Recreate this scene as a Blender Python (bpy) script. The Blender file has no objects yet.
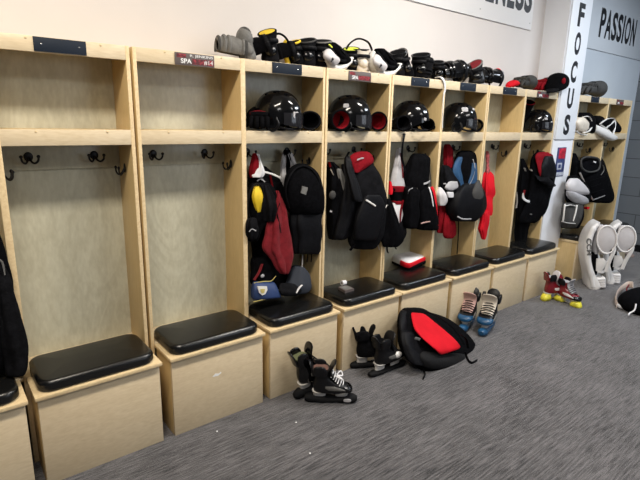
import bpy, bmesh, math, random
from mathutils import Vector, Matrix, Euler, noise
PI = math.pi
random.seed(7)
S = bpy.context.scene
COL = S.collection
R_ = math.radians

# ------------------------------------------------------------------ camera, light, exposure
F = 491.75
CP = Vector((-0.8638, -2.5736, 1.7112))
YAW, PIT, ROL = 0.6768, -0.2357, 0.0213
FW = Vector((math.sin(YAW) * math.cos(PIT), math.cos(YAW) * math.cos(PIT), math.sin(PIT)))
_rt = Vector((math.cos(YAW), -math.sin(YAW), 0)); _up = _rt.cross(FW)
RT = _rt * math.cos(ROL) + _up * math.sin(ROL)
UP = -_rt * math.sin(ROL) + _up * math.cos(ROL)
cam = bpy.data.objects.new('camera', bpy.data.cameras.new('camera'))
COL.objects.link(cam)
cam.matrix_world = Matrix(((RT.x, UP.x, -FW.x, CP.x), (RT.y, UP.y, -FW.y, CP.y), (RT.z, UP.z, -FW.z, CP.z), (0, 0, 0, 1)))
cam.data.sensor_width = 36; cam.data.lens = F * 36 / 640; cam.data.clip_start = .02
S.camera = cam
S.view_settings.view_transform = 'Standard'; S.view_settings.look = 'None'
S.view_settings.gamma = 1; S.view_settings.use_curve_mapping = False
S.view_settings.exposure = -0.08
w = bpy.data.worlds.new('room_air'); S.world = w; w.use_nodes = True
w.node_tree.nodes['Background'].inputs[0].default_value = (.80, .88, 1.0, 1)
w.node_tree.nodes['Background'].inputs[1].default_value = 0.08


def area(name, loc, sx, sy, power, col, target=None):
    l = bpy.data.lights.new(name, 'AREA'); l.shape = 'RECTANGLE'; l.size = sx; l.size_y = sy
    l.energy = power; l.color = col
    o = bpy.data.objects.new(name, l); COL.objects.link(o); o.location = loc
    if target is not None:
        o.rotation_euler = (Vector(target) - Vector(loc)).to_track_quat('-Z', 'Y').to_euler()
    return o


WARM = (1.0, .90, .76); NEUT = (1.0, .96, .92); COOL = (.82, .90, 1.0)
area('ceiling_lamp_warm', (-0.7, -1.35, 3.44), 1.2, .3, 84, WARM)
area('ceiling_lamp_near', (-1.6, -3.2, 3.44), 1.2, .6, 38, NEUT)
area('ceiling_lamp_mid', (2.1, -1.35, 3.44), 1.2, .3, 100, (1, .96, .90))
area('ceiling_lamp_back', (2.4, -3.6, 3.44), 1.2, .6, 48, NEUT)
area('ceiling_lamp_far', (5.2, -1.6, 3.44), 1.2, .4, 84, COOL)
area('window_daylight', (4.2, -6.2, 1.9), 3.2, 1.6, 60, COOL, (3.6, 0, .9))


def at(u, v, y):
    d = FW + RT * ((u - 320) / F) + UP * ((240 - v) / F)
    return CP + d * ((y - CP.y) / d.y)


def atz(u, v, z):
    d = FW + RT * ((u - 320) / F) + UP * ((240 - v) / F)
    return CP + d * ((z - CP.z) / d.z)


def mpp(p):
    return (Vector(p) - CP).dot(FW) / F


# ------------------------------------------------------------------ materials
MATS = {}


def mat(name, col, rough=.6, metal=0, n=None, bump=0, bscale=200, spec=.5, sheen=0, coat=0, trans=0, stretch=(1, 1, 1), col2=None, contrast=(.35, .65)):
    if name in MATS: return MATS[name]
    m = bpy.data.materials.new(name); m.use_nodes = True
    nt = m.node_tree; b = nt.nodes['Principled BSDF']
    b.inputs['Base Color'].default_value = (*col, 1); b.inputs['Roughness'].default_value = rough
    b.inputs['Metallic'].default_value = metal; b.inputs['Specular IOR Level'].default_value = spec
    b.inputs['Sheen Weight'].default_value = sheen; b.inputs['Coat Weight'].default_value = coat
    b.inputs['Coat Roughness'].default_value = .08
    b.inputs['Transmission Weight'].default_value = trans
    tc = nt.nodes.new('ShaderNodeTexCoord'); mp = nt.nodes.new('ShaderNodeMapping')
    mp.inputs['Scale'].default_value = stretch
    nt.links.new(tc.outputs['Object'], mp.inputs['Vector'])
    if n:
        t = nt.nodes.new('ShaderNodeTexNoise'); t.inputs['Scale'].default_value = n[0]; t.inputs['Detail'].default_value = 4
        nt.links.new(mp.outputs[0], t.inputs['Vector'])
        rp = nt.nodes.new('ShaderNodeValToRGB')
        c2 = col2 or tuple(c * (1 - n[1]) for c in col)
        rp.color_ramp.elements[0].position = contrast[0]; rp.color_ramp.elements[1].position = contrast[1]
        rp.color_ramp.elements[0].color = (*c2, 1); rp.color_ramp.elements[1].color = (*col, 1)
        nt.links.new(t.outputs['Fac'], rp.inputs[0]); nt.links.new(rp.outputs[0], b.inputs['Base Color'])
    if bump:
        t2 = nt.nodes.new('ShaderNodeTexNoise'); t2.inputs['Scale'].default_value = bscale; t2.inputs['Detail'].default_value = 3
        nt.links.new(mp.outputs[0], t2.inputs['Vector'])
        bp = nt.nodes.new('ShaderNodeBump'); bp.inputs['Strength'].default_value = bump; bp.inputs['Distance'].default_value = .01
        nt.links.new(t2.outputs['Fac'], bp.inputs['Height']); nt.links.new(bp.outputs[0], b.inputs['Normal'])
    MATS[name] = m
    return m


def wood(name, c1, c2, stretch, rough=.45, wscale=1.6, figure=.5):
    m = bpy.data.materials.new(name); m.use_nodes = True
    nt = m.node_tree; N = nt.nodes.new; L = nt.links.new; b = nt.nodes['Principled BSDF']
    b.inputs['Roughness'].default_value = rough; b.inputs['Coat Weight'].default_value = .15; b.inputs['Coat Roughness'].default_value = .3
    g = N('ShaderNodeNewGeometry'); mp = N('ShaderNodeMapping'); mp.inputs['Scale'].default_value = stretch
    L(g.outputs['Position'], mp.inputs['Vector'])
    n1 = N('ShaderNodeTexNoise'); n1.inputs['Scale'].default_value = wscale; n1.inputs['Detail'].default_value = 5; n1.inputs['Distortion'].default_value = 1.6
    L(mp.outputs[0], n1.inputs['Vector'])
    mu = N('ShaderNodeMath'); mu.operation = 'MULTIPLY'; mu.inputs[1].default_value = 38
    L(n1.outputs['Fac'], mu.inputs[0])
    si = N('ShaderNodeMath'); si.operation = 'SINE'; L(mu.outputs[0], si.inputs[0])
    n2 = N('ShaderNodeTexNoise'); n2.inputs['Scale'].default_value = 26; n2.inputs['Detail'].default_value = 6
    mp2 = N('ShaderNodeMapping'); mp2.inputs['Scale'].default_value = tuple(s * 1.0 for s in stretch)
    L(g.outputs['Position'], mp2.inputs['Vector']); L(mp2.outputs[0], n2.inputs['Vector'])
    m1 = N('ShaderNodeMath'); m1.operation = 'MULTIPLY_ADD'; m1.inputs[1].default_value = .16 * figure; L(si.outputs[0], m1.inputs[0]); L(n2.outputs['Fac'], m1.inputs[2])
    rp = N('ShaderNodeValToRGB'); rp.color_ramp.elements[0].position = .25; rp.color_ramp.elements[1].position = .75
    rp.color_ramp.elements[0].color = (*c2, 1); rp.color_ramp.elements[1].color = (*c1, 1)
    L(m1.outputs[0], rp.inputs[0]); L(rp.outputs[0], b.inputs['Base Color'])
    MATS[name] = m
    return m


front_wood = wood('birch_plywood_upright', (.70, .575, .39), (.61, .485, .31), (1.1, 3, 4), .40, 1.3, .5)
rail_wood = wood('birch_rail', (.72, .60, .415), (.62, .50, .325), (.9, 5, 5), .42)
side_wood = wood('maple_side', (.64, .47, .225), (.56, .40, .185), (5, 5, .7), .42, 1.2)
back_wood = wood('light_greyed_back_ply', (.53, .515, .40), (.44, .42, .315), (2.4, 2.4, .9), .32, 1.3, .8)  # greyer light inside the lockers is worked into this wood colour
edge_wood = wood('panel_edge', (.76, .60, .355), (.64, .475, .26), (3, 3, 3), .5)
gap_dark = mat('dark_gap', (.05, .035, .025), .9)
black_vinyl = mat('black_vinyl', (.005, .005, .005), .27, bump=.08, bscale=160, spec=.5)
black_metal = mat('black_metal', (.012, .012, .014), .38, .4)
blk_fab = mat('black_fabric', (.0035, .0035, .0045), .9, n=(40, .5), bump=.35, bscale=160, spec=.05)
blk_fab2 = mat('charcoal_fabric', (.007, .007, .0085), .85, n=(25, .5), bump=.35, bscale=120, spec=.07)
blk_nylon = mat('black_nylon', (.0045, .0045, .006), .55, n=(30, .4), bump=.3, bscale=90, spec=.12)
dk_grey = mat('dark_grey_fabric', (.045, .043, .040), .8, n=(20, .4), bump=.3, bscale=90)
mid_grey = mat('mid_grey_fabric', (.16, .155, .145), .75, n=(20, .3), bump=.3, bscale=90)
lt_grey = mat('light_grey_fabric', (.42, .41, .42), .7, n=(12, .18), bump=.2, bscale=70)
blk_plas = mat('black_gloss_plastic', (.003, .003, .0035), .14, coat=.3, spec=.3)
blk_soft = mat('black_soft_plastic', (.005, .005, .006), .35, spec=.3)
wht_plas = mat('white_plastic', (.72, .70, .67), .3)
cream = mat('cream_plastic', (.74, .66, .55), .35, n=(14, .2))
red_fab = mat('red_fabric', (.22, .006, .012), .85, n=(14, .3), bump=.3, bscale=90, spec=.08)
bright_red = mat('bright_red_fabric', (.60, .010, .020), .75, n=(10, .12), bump=.25, bscale=90, spec=.1)
dk_red = mat('dark_red_towel', (.20, .014, .020), .95, n=(30, .3), bump=.6, bscale=220, sheen=.05, spec=.1)
red_gloss = mat('red_gloss', (.17, .008, .014), .22, coat=.4)
wht_fab = mat('white_fabric', (.74, .73, .74), .7, n=(10, .12), bump=.25, bscale=60)
yel_fab = mat('yellow_fabric', (.80, .55, .015), .7, n=(16, .2))
lime = mat('lime_fabric', (.62, .70, .05), .7)
yel_plas = mat('yellow_plastic', (.80, .72, .06), .35, n=(20, .25), contrast=(.3, .5))
blu_fab = mat('blue_fabric', (.010, .065, .16), .7, n=(20, .3), bump=.3, bscale=90)
blu_bag = mat('blue_bag_fabric', (.012, .035, .125), .6, n=(20, .2), bump=.2, bscale=120)
blu_plas = mat('blue_plastic', (.012, .085, .20), .35, n=(20, .4))
pink = mat('pink_leather', (.58, .36, .32), .6, n=(16, .2))
navy_plate = mat('navy_plate', (.012, .018, .030), .55, spec=.2)
steel = mat('steel', (.6, .6, .6), .25, 1)
pad_white = mat('pad_white_leather', (.80, .77, .74), .42, n=(9, .08), bump=.15, bscale=40)
pad_grey = mat('pad_grey_leather', (.60, .57, .57), .55, n=(9, .1), bump=.15, bscale=60)
gold = mat('gold_trim', (.55, .45, .14), .5)
paint_blk = mat('black_lettering', (.006, .007, .010), .5)
olive = mat('olive_black_fabric', (.028, .026, .020), .75, n=(18, .4), bump=.4, bscale=70)
glass = mat('clear_visor', (.9, .92, .95), .06, trans=1.0)
carton = mat('cardboard_box_print', (.10, .08, .075), .5)
beige = mat('beige_strap', (.66, .54, .46), .7, n=(16, .12))
paper = mat('white_paper', (.8, .8, .8), .7)

# ------------------------------------------------------------------ mesh helpers


def setp(o, label=None, cat=None, group=None, kind=None):
    if label: o['label'] = label
    if cat: o['category'] = cat
    if group: o['group'] = group
    if kind: o['kind'] = kind
    return o


def thing(name, label, cat, loc=(0, 0, 0), rot=(0, 0, 0), group=None, sc=(1, 1, 1)):
    o = bpy.data.objects.new(name, None); COL.objects.link(o); o.empty_display_size = .05
    o.location = loc; o.rotation_euler = rot; o.scale = sc
    return setp(o, label, cat, group)


def rootof(o):
    while o.parent: o = o.parent
    return o


def finish(name, bm, m, parent=None, smooth=True, world=True, origin=None):
    """bm is in world space when world=True, else in the thing's own space"""
    bmesh.ops.recalc_face_normals(bm, faces=bm.faces)
    if world:
        if parent is not None:
            r = rootof(parent)
            M = Matrix.LocRotScale(r.location, r.rotation_euler, r.scale)
            bm.transform(M.inverted())
        elif origin is not None:
            bm.transform(Matrix.Translation(-Vector(origin)))
    me = bpy.data.meshes.new(name); bm.to_mesh(me); bm.free()
    me.materials.append(m)
    if smooth:
        for p in me.polygons: p.use_smooth = True
        try: me.set_sharp_from_angle(angle=R_(42))
        except Exception: pass
    o = bpy.data.objects.new(name, me); COL.objects.link(o)
    if parent is not None: o.parent = parent
    elif world and origin is not None: o.location = origin
    return o


def box(bm, c0, c1, bev=0.0):
    x0, y0, z0 = c0; x1, y1, z1 = c1
    g = bmesh.ops.create_cube(bm, size=1, matrix=Matrix.Translation(((x0 + x1) / 2, (y0 + y1) / 2, (z0 + z1) / 2)) @ Matrix.Diagonal((x1 - x0, y1 - y0, z1 - z0, 1)))
    if bev:
        es = set()
        for v in g['verts']: es.update(v.link_edges)
        bmesh.ops.bevel(bm, geom=list(es), offset=bev, segments=2, affect='EDGES', profile=.5)
    return bm


def B(): return bmesh.new()


def bx(name, c0, c1, m, parent=None, bev=.0015, world=True):
    return finish(name, box(B(), c0, c1, bev), m, parent, True, world)


def crom(p0, p1, p2, p3, t):
    return .5 * ((2 * p1) + (-p0 + p2) * t + (2 * p0 - 5 * p1 + 4 * p2 - p3) * t * t + (-p0 + 3 * p1 - 3 * p2 + p3) * t ** 3)


def smoothseq(seq, k):
    """Catmull-Rom over a list of tuples of Vectors / floats"""
    if k <= 1 or len(seq) < 3: return seq
    out = []
    for i in range(len(seq) - 1):
        a = seq[max(i - 1, 0)]; b = seq[i]; c = seq[i + 1]; d = seq[min(i + 2, len(seq) - 1)]
        for j in range(k):
            t = j / k
            out.append(tuple(crom(a[q], b[q], c[q], d[q], t) for q in range(len(b))))
    out.append(seq[-1])
    return out


def loft(bm, rings, n=24, power=2.0, sub=4, cap=True, amp=0, freq=12, fold=0, foldk=3, seed=0, closed=True):
    """rings: (centre, half axis A, half axis B). superellipse sections joined along the list"""
    rings = [(Vector(a), Vector(b), Vector(c)) for a, b, c in rings]
    rs = smoothseq(rings, sub)
    vs = []
    e = 2 / power
    nr = len(rs)
    for i, (c, A, Bv) in enumerate(rs):
        row = []
        for j in range(n):
            th = 2 * PI * j / n
            ca, sa = math.cos(th), math.sin(th)
            p = c + A * (math.copysign(abs(ca) ** e, ca)) + Bv * (math.copysign(abs(sa) ** e, sa))
            if fold or amp:
                out = (A * ca + Bv * sa)
                if out.length > 1e-6: out.normalize()
                f = 0
                if fold: f += fold * math.sin(foldk * th * 2 + seed + 2.2 * noise.noise(Vector((seed, i / nr * 3, th)))) * min(1, 4 * i / nr, 4 * (nr - 1 - i) / nr + .3)
                if amp: f += amp * noise.noise(p * freq + Vector((seed * 7.3, 0, 0)))
                p = p + out * f
            row.append(bm.verts.new(p))
        vs.append(row)
    for i in range(nr - 1):
        for j in range(n):
            k = (j + 1) % n
            try: bm.faces.new((vs[i][j], vs[i][k], vs[i + 1][k], vs[i + 1][j]))
            except ValueError: pass
    if cap:
        for row, c in ((vs[0], rs[0][0]), (vs[-1], rs[-1][0])):
            cv = bm.verts.new(c)
            for j in range(n):
                try: bm.faces.new((row[j], row[(j + 1) % n], cv))
                except ValueError: pass
    return bm


def hang(name, rows, m, parent=None, power=2.3, amp=.012, fold=.008, foldk=3, seed=1, n=40, freq=10, label=None, cat=None, group=None, sub=4):
    """soft hanging body. rows: (v, uL, uR, y, half_depth[, vR]) top to bottom"""
    rr = []
    for r in rows:
        v, uL, uR, y, hd = r[:5]
        vR = r[5] if len(r) > 5 else v
        a = at(uL, v, y); b = at(uR, vR, y)
        rr.append(((a + b) / 2, (b - a) / 2, Vector((0, hd, 0))))
    # rounded ends
    c, A, Bv = rr[0]; d = (rr[1][0] - c) * .12
    rr.insert(0, (c - d, A * .55, Bv * .4))
    c, A, Bv = rr[-1]; d = (c - rr[-2][0]) * .08
    rr.append((c + d, A * .7, Bv * .45))
    bm = loft(B(), rr, n, power, sub, True, amp, freq, fold, foldk, seed)
    org = rr[-1][0] if parent is None else None
    o = finish(name, bm, m, parent, origin=org)
    if label: setp(o, label, cat, group)
    return o


def tube(bm, pts, r, n=8, sub=4, flat=None):
    """tube along points; flat=(vector, ratio) squashes the section into a strap"""
    P = [Vector(p) for p in pts]
    q = [x[0] for x in smoothseq([(p,) for p in P], sub)] if len(P) > 2 else P
    rows = []
    prevu = None
    for i, p in enumerate(q):
        t = (q[min(i + 1, len(q) - 1)] - q[max(i - 1, 0)])
        if t.length < 1e-9: t = Vector((0, 0, 1))
        t.normalize()
        if flat: u = Vector(flat[0])
        else: u = prevu if prevu is not None else (Vector((0, 0, 1)) if abs(t.z) < .9 else Vector((1, 0, 0)))
        u = (u - t * u.dot(t))
        if u.length < 1e-6: u = Vector((1, 0, 0)) - t * t.x
        u.normalize(); prevu = u
        w = t.cross(u)
        rr = r[min(int(i * len(r) / len(q)), len(r) - 1)] if isinstance(r, (list, tuple)) else r
        rows.append([bm.verts.new(p + u * (rr * math.cos(2 * PI * k / n)) + w * (rr * (flat[1] if flat else 1) * math.sin(2 * PI * k / n))) for k in range(n)])
    for i in range(len(rows) - 1):
        for k in range(n):
            bm.faces.new((rows[i][k], rows[i][(k + 1) % n], rows[i + 1][(k + 1) % n], rows[i + 1][k]))
    bm.faces.new(rows[0]); bm.faces.new(rows[-1])
    return bm


def ball(bm, c, r, sx=1, sy=1, sz=1, u=20, v=12, M=None):
    mm = Matrix.Translation(c) @ (M or Matrix()) @ Matrix.Diagonal((sx, sy, sz, 1))
    bmesh.ops.create_uvsphere(bm, u_segments=u, v_segments=v, radius=r, matrix=mm)
    return bm


def rrect(hx, hy, r, k=6):
    pts = []
    for cx, cy, a0 in ((hx - r, hy - r, 0), (-hx + r, hy - r, 90), (-hx + r, -hy + r, 180), (hx - r, -hy + r, 270)):
        for i in range(k + 1):
            a = R_(a0 + 90 * i / k); pts.append((cx + r * math.cos(a), cy + r * math.sin(a)))
    return pts


def slab(bm, cx, cy, hx, hy, r, z0, z1, ed, dome=0.0, M=None):
    """rounded rectangular cushion with soft edges"""
    prof = []
    for i in range(5):
        a = PI / 2 * i / 4; prof.append((ed * (1 - math.sin(a)), z0 + ed * .6 * (1 - math.cos(a)) * 1))
    prof = [(ed * .5, z0)] + [(0, z0 + ed * .45)] + [(0, z1 - ed)]
    for i in range(1, 6):
        a = PI / 2 * i / 5; prof.append((ed * (1 - math.cos(a)), z1 - ed + ed * math.sin(a)))
    mn = min(hx, hy)
    for f in (.35, .6, .8): prof.append((ed + (mn - ed) * f, z1 + dome * math.sin(f * PI / 2)))
    rows = []
    for ins, z in prof:
        q = rrect(hx - ins, hy - ins, max(r - ins, .002))
        rows.append([bm.verts.new((M @ Vector((cx + x, cy + y, z))) if M else (cx + x, cy + y, z)) for x, y in q])
    for i in range(len(rows) - 1):
        n = len(rows[i])
        for j in range(n): bm.faces.new((rows[i][j], rows[i][(j + 1) % n], rows[i + 1][(j + 1) % n], rows[i + 1][j]))
    bm.faces.new(rows[0]); bm.faces.new(rows[-1])
    return bm


def plate(bm, pts, y0, y1):
    """prism of an x-z outline between two depths"""
    a = [bm.verts.new((x, y0, z)) for x, z in pts]; b = [bm.verts.new((x, y1, z)) for x, z in pts]
    n = len(pts)
    bm.faces.new(a); bm.faces.new(b)
    for i in range(n): bm.faces.new((a[i], a[(i + 1) % n], b[(i + 1) % n], b[i]))
    return bm


def solid(bm, pts, off):
    """prism of any 3-D outline pushed along off"""
    off = Vector(off)
    a = [bm.verts.new(p) for p in pts]; b = [bm.verts.new(Vector(p) + off) for p in pts]
    n = len(a); bm.faces.new(a); bm.faces.new(b)
    for i in range(n): bm.faces.new((a[i], a[(i + 1) % n], b[(i + 1) % n], b[i]))
    return bm


def text(name, s, x0, x1, z0, z1, y, m, parent, world=True, depth=.0015, bold=0.0, M=None):
    """lettering fitted into a rectangle, standing in the x-z plane and facing -y"""
    cu = bpy.data.curves.new(name, 'FONT'); cu.body = s; cu.extrude = .01; cu.offset = bold; cu.resolution_u = 4
    to = bpy.data.objects.new(name, cu); COL.objects.link(to)
    dg = bpy.context.evaluated_depsgraph_get()
    me = bpy.data.meshes.new_from_object(to.evaluated_get(dg))
    bpy.data.objects.remove(to); bpy.data.curves.remove(cu)
    xs = [v.co.x for v in me.vertices]; ys = [v.co.y for v in me.vertices]; zs = [v.co.z for v in me.vertices]
    ax, bx_, ay, by = min(xs), max(xs), min(ys), max(ys); zm = max(zs)
    bm = B(); bm.from_mesh(me); bpy.data.meshes.remove(me)
    for v in bm.verts:
        p = Vector((x0 + (v.co.x - ax) / (bx_ - ax) * (x1 - x0), y - v.co.z / zm * depth, z0 + (v.co.y - ay) / (by - ay) * (z1 - z0)))
        v.co = M @ p if M else p
    return finish(name, bm, m, parent, False, world)


def copy_tree(o, parent=None):
    c = o.copy(); COL.objects.link(c)
    if parent is not None: c.parent = parent
    for ch in list(o.children): copy_tree(ch, c)
    return c


# ------------------------------------------------------------------ setting
def struct(name, bm, m, smooth=False):
    o = finish(name, bm, m, None, smooth); o['kind'] = 'structure'; return o


def carpet():
    m = bpy.data.materials.new('grey_carpet_tile'); m.use_nodes = True
    nt = m.node_tree; N = nt.nodes.new; L = nt.links.new; b = nt.nodes['Principled BSDF']
    b.inputs['Roughness'].default_value = .95; b.inputs['Specular IOR Level'].default_value = .2; b.inputs['Sheen Weight'].default_value = .35
    g = N('ShaderNodeNewGeometry')
    def nz(st, sc, det):
        mp = N('ShaderNodeMapping'); mp.inputs['Scale'].default_value = st; L(g.outputs['Position'], mp.inputs[0])
        t = N('ShaderNodeTexNoise'); t.inputs['Scale'].default_value = sc; t.inputs['Detail'].default_value = det
        t.inputs['Roughness'].default_value = .65
        L(mp.outputs[0], t.inputs[0]); return t
    a = nz((7, 105, 7), 1, 3); c = nz((1, 2.5, 1), 120, 2); big = nz((1, 1.6, 1), 2.2, 3)
    mb = N('ShaderNodeMath'); mb.operation = 'MULTIPLY_ADD'; mb.inputs[1].default_value = .35; L(big.outputs[0], mb.inputs[0]); L(a.outputs[0], mb.inputs[2])
    mc = N('ShaderNodeMath'); mc.operation = 'MULTIPLY'; mc.inputs[1].default_value = .5; L(c.outputs[0], mc.inputs[0])
    mx = N('ShaderNodeMath'); mx.operation = 'ADD'; L(mb.outputs[0], mx.inputs[0]); L(mc.outputs[0], mx.inputs[1])
    mr = N('ShaderNodeMapRange'); mr.inputs[1].default_value = .74; mr.inputs[2].default_value = 1.14; L(mx.outputs[0], mr.inputs[0])
    rp = N('ShaderNodeValToRGB'); rp.color_ramp.elements[0].color = (.009, .0085, .010, 1); rp.color_ramp.elements[1].color = (.150, .142, .147, 1)
    L(mr.outputs[0], rp.inputs[0]); L(rp.outputs[0], b.inputs['Base Color'])
    bp = N('ShaderNodeBump'); bp.inputs['Strength'].default_value = .7; bp.inputs['Distance'].default_value = .006
    L(c.outputs[0], bp.inputs['Height']); L(bp.outputs[0], b.inputs['Normal'])
    return m


wall_paint = mat('warm_white_paint', (.655, .61, .58), .75, n=(3, .03), bump=.05, bscale=30)
white_paint = mat('cool_white_paint', (.80, .81, .84), .6, bump=.04, bscale=30)
far_wall_paint = mat('dim_cool_light_paint', (.50, .55, .60), .7, n=(3, .04), bump=.05, bscale=30)  # dim, cool light of the far section is put into this wall colour
block_mat = bpy.data.materials.new('dark_grey_block'); block_mat.use_nodes = True
_nt = block_mat.node_tree; _b = _nt.nodes['Principled BSDF']; _b.inputs['Roughness'].default_value = .7
_g = _nt.nodes.new('ShaderNodeNewGeometry'); _mp = _nt.nodes.new('ShaderNodeMapping')
_mp.inputs['Rotation'].default_value = (R_(90), 0, R_(90))
_br = _nt.nodes.new('ShaderNodeTexBrick'); _br.inputs['Scale'].default_value = 1
_sx = _nt.nodes.new('ShaderNodeSeparateXYZ'); _cx = _nt.nodes.new('ShaderNodeCombineXYZ')
_nt.links.new(_g.outputs['Position'], _sx.inputs[0]); _nt.links.new(_sx.outputs['Y'], _cx.inputs['X']); _nt.links.new(_sx.outputs['Z'], _cx.inputs['Y'])
_nt.links.new(_cx.outputs[0], _br.inputs['Vector'])
_br.inputs['Brick Width'].default_value = .8; _br.inputs['Row Height'].default_value = .26; _br.inputs['Mortar Size'].default_value = .006
_br.inputs['Color1'].default_value = (.115, .125, .135, 1); _br.inputs['Color2'].default_value = (.125, .135, .145, 1); _br.inputs['Mortar'].default_value = (.05, .055, .06, 1)
_nt.links.new(_br.outputs['Color'], _b.inputs['Base Color'])

YB = .25
struct('floor', box(B(), (-3.5, -7.5, -.05), (7.1, .45, 0)), carpet())
struct('ceiling', box(B(), (-3.5, -5.2, 3.5), (7.1, .45, 3.55)), mat('ceiling_paint', (.75, .75, .74), .8))
struct('wall_back', box(B(), (-3.5, YB, 0), (4.30, YB + .12, 3.5)), wall_paint)
struct('wall_back_far', box(B(), (4.70, YB, 0), (7.0, YB + .12, 3.5)), far_wall_paint)
struct('wall_column', box(B(), (4.285, -.004, 0), (4.725, YB + .12, 3.5)), white_paint)
struct('wall_right', box(B(), (6.95, -7.5, 0), (7.07, YB, 3.5)), block_mat)
struct('trim_conduit', box(B(), (4.728, .10, 2.70), (4.74, .125, 3.5)), mid_grey)
struct('baseboard_right', box(B(), (6.935, -7.5, 0), (6.95, YB, .10)), blk_soft)

# lettered boards on the wall and the column
b1 = thing('sign_board', 'long white board with black capital letters along the wall above the lockers', 'sign', (3.0, YB, 2.65))
bx('board_panel', (-1.6, YB - .014, 2.64), (4.03, YB - .001, 3.25), mat('board_white', (.78, .76, .74), .55), b1, .002)
for i, (ch, x0, x1) in enumerate((('E', 3.215, 3.345), ('N', 3.375, 3.53), ('E', 3.56, 3.68), ('S', 3.70, 3.84), ('S', 3.855, 3.99))):
    text('letter', ch, x0, x1, 2.785, 3.09, YB - .014, paint_blk, b1, bold=.035)
for px, pz in ((2.2, 2.70), (3.15, 2.71), (3.99, 2.70)):
    finish('screw', ball(B(), (px, YB - .015, pz), .006, sy=.4), steel, b1)
b2 = thing('sign_board', 'board on the far wall, coloured for its dim cool light, reading PASSION in black', 'sign', (6.0, YB, 2.6))
bx('board_panel', (5.20, YB - .014, 2.605), (6.93, YB - .001, 3.30), mat('board_dim_cool_light', (.55, .59, .63), .55), b2, .002)  # panel colour carries the far wall's dim, cool light
ws = [('P', 5.515, 5.655), ('A', 5.665, 5.83), ('S', 5.845, 5.985), ('S', 6.0, 6.14), ('I', 6.165, 6.205), ('O', 6.235, 6.395), ('N', 6.425, 6.565)]
for ch, x0, x1 in ws: text('letter', ch, x0, x1, 2.75, 3.07, YB - .014, paint_blk, b2, bold=.03)
b3 = thing('sign_board', 'tall narrow white board on the column reading FOCUS downwards in black', 'sign', (4.5, -.005, 1.58))
bx('board_panel', (4.30, -.018, 1.585), (4.715, -.005, 3.45), mat('board_column', (.80, .82, .85), .5), b3, .002)
for ch, z0, z1 in (('F', 2.70, 2.92), ('O', 2.43, 2.65), ('C', 2.16, 2.375), ('U', 1.90, 2.105), ('S', 1.63, 1.84)):
    text('letter', ch, 4.44, 4.565, z0, z1, -.018, paint_blk, b3, bold=.04)
p4 = thing('poster', 'small red and blue printed poster on the white column below the letter S', 'poster', (4.49, -.005, 1.20))
bx('sheet', (4.40, -.009, 1.19), (4.59, -.005, 1.50), mat('poster_blue', (.05, .07, .20), .45, n=(25, .5)), p4, .0005)
bx('red_print', (4.435, -.0105, 1.38), (4.575, -.009, 1.49), mat('poster_red', (.65, .02, .05), .5, n=(30, .6)), p4, .0004)
bx('white_print', (4.43, -.0105, 1.265), (4.53, -.009, 1.335), mat('poster_white', (.55, .58, .66), .5, n=(40, .4)), p4, .0004)
bx('white_print', (4.41, -.0105, 1.198), (4.58, -.009, 1.235), MATS['poster_white'], p4, .0004)
bx('blue_print', (4.452, -.0115, 1.28), (4.505, -.0105, 1.32), MATS['poster_blue'], p4, .0004)
# ------------------------------------------------------------------ lockers
T = .018; ZT = 2.05; ZS = 1.652; ZR = 1.579; ZL = .472; YD = .236
SE = [-1.215, -.608, -.005, .615, 1.223, 1.832, 2.432, 3.046, 3.658, 4.270]


def hook(parent, x, y, z, side=0):
    """two-pronged coat hook; side 0 faces -y, +1 sits on a panel to its right (faces -x), -1 faces +x"""
    M = Matrix.Translation((x, y, z)) @ Matrix.Rotation(R_(90) * (0 if side == 0 else (-1 if side > 0 else 1)), 4, 'Z')
    bm = B()
    ball(bm, (0, -.003, .004), .021, 1, .22, 1.1, 16, 10)
    for s in (-1, 1):
        tube(bm, [(s * .004, -.006, .0), (s * .010, -.020, -.020), (s * .022, -.036, -.026), (s * .034, -.046, -.014), (s * .037, -.048, .004)], .0052, 8, 3)
        ball(bm, (s * .037, -.048, .007), .0085, u=12, v=8)
    if side: bm.transform(Matrix.Diagonal((.72, .85, 1.1, 1)))
    bm.transform(M)
    return finish('coat_hook', bm, black_metal, parent)


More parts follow.
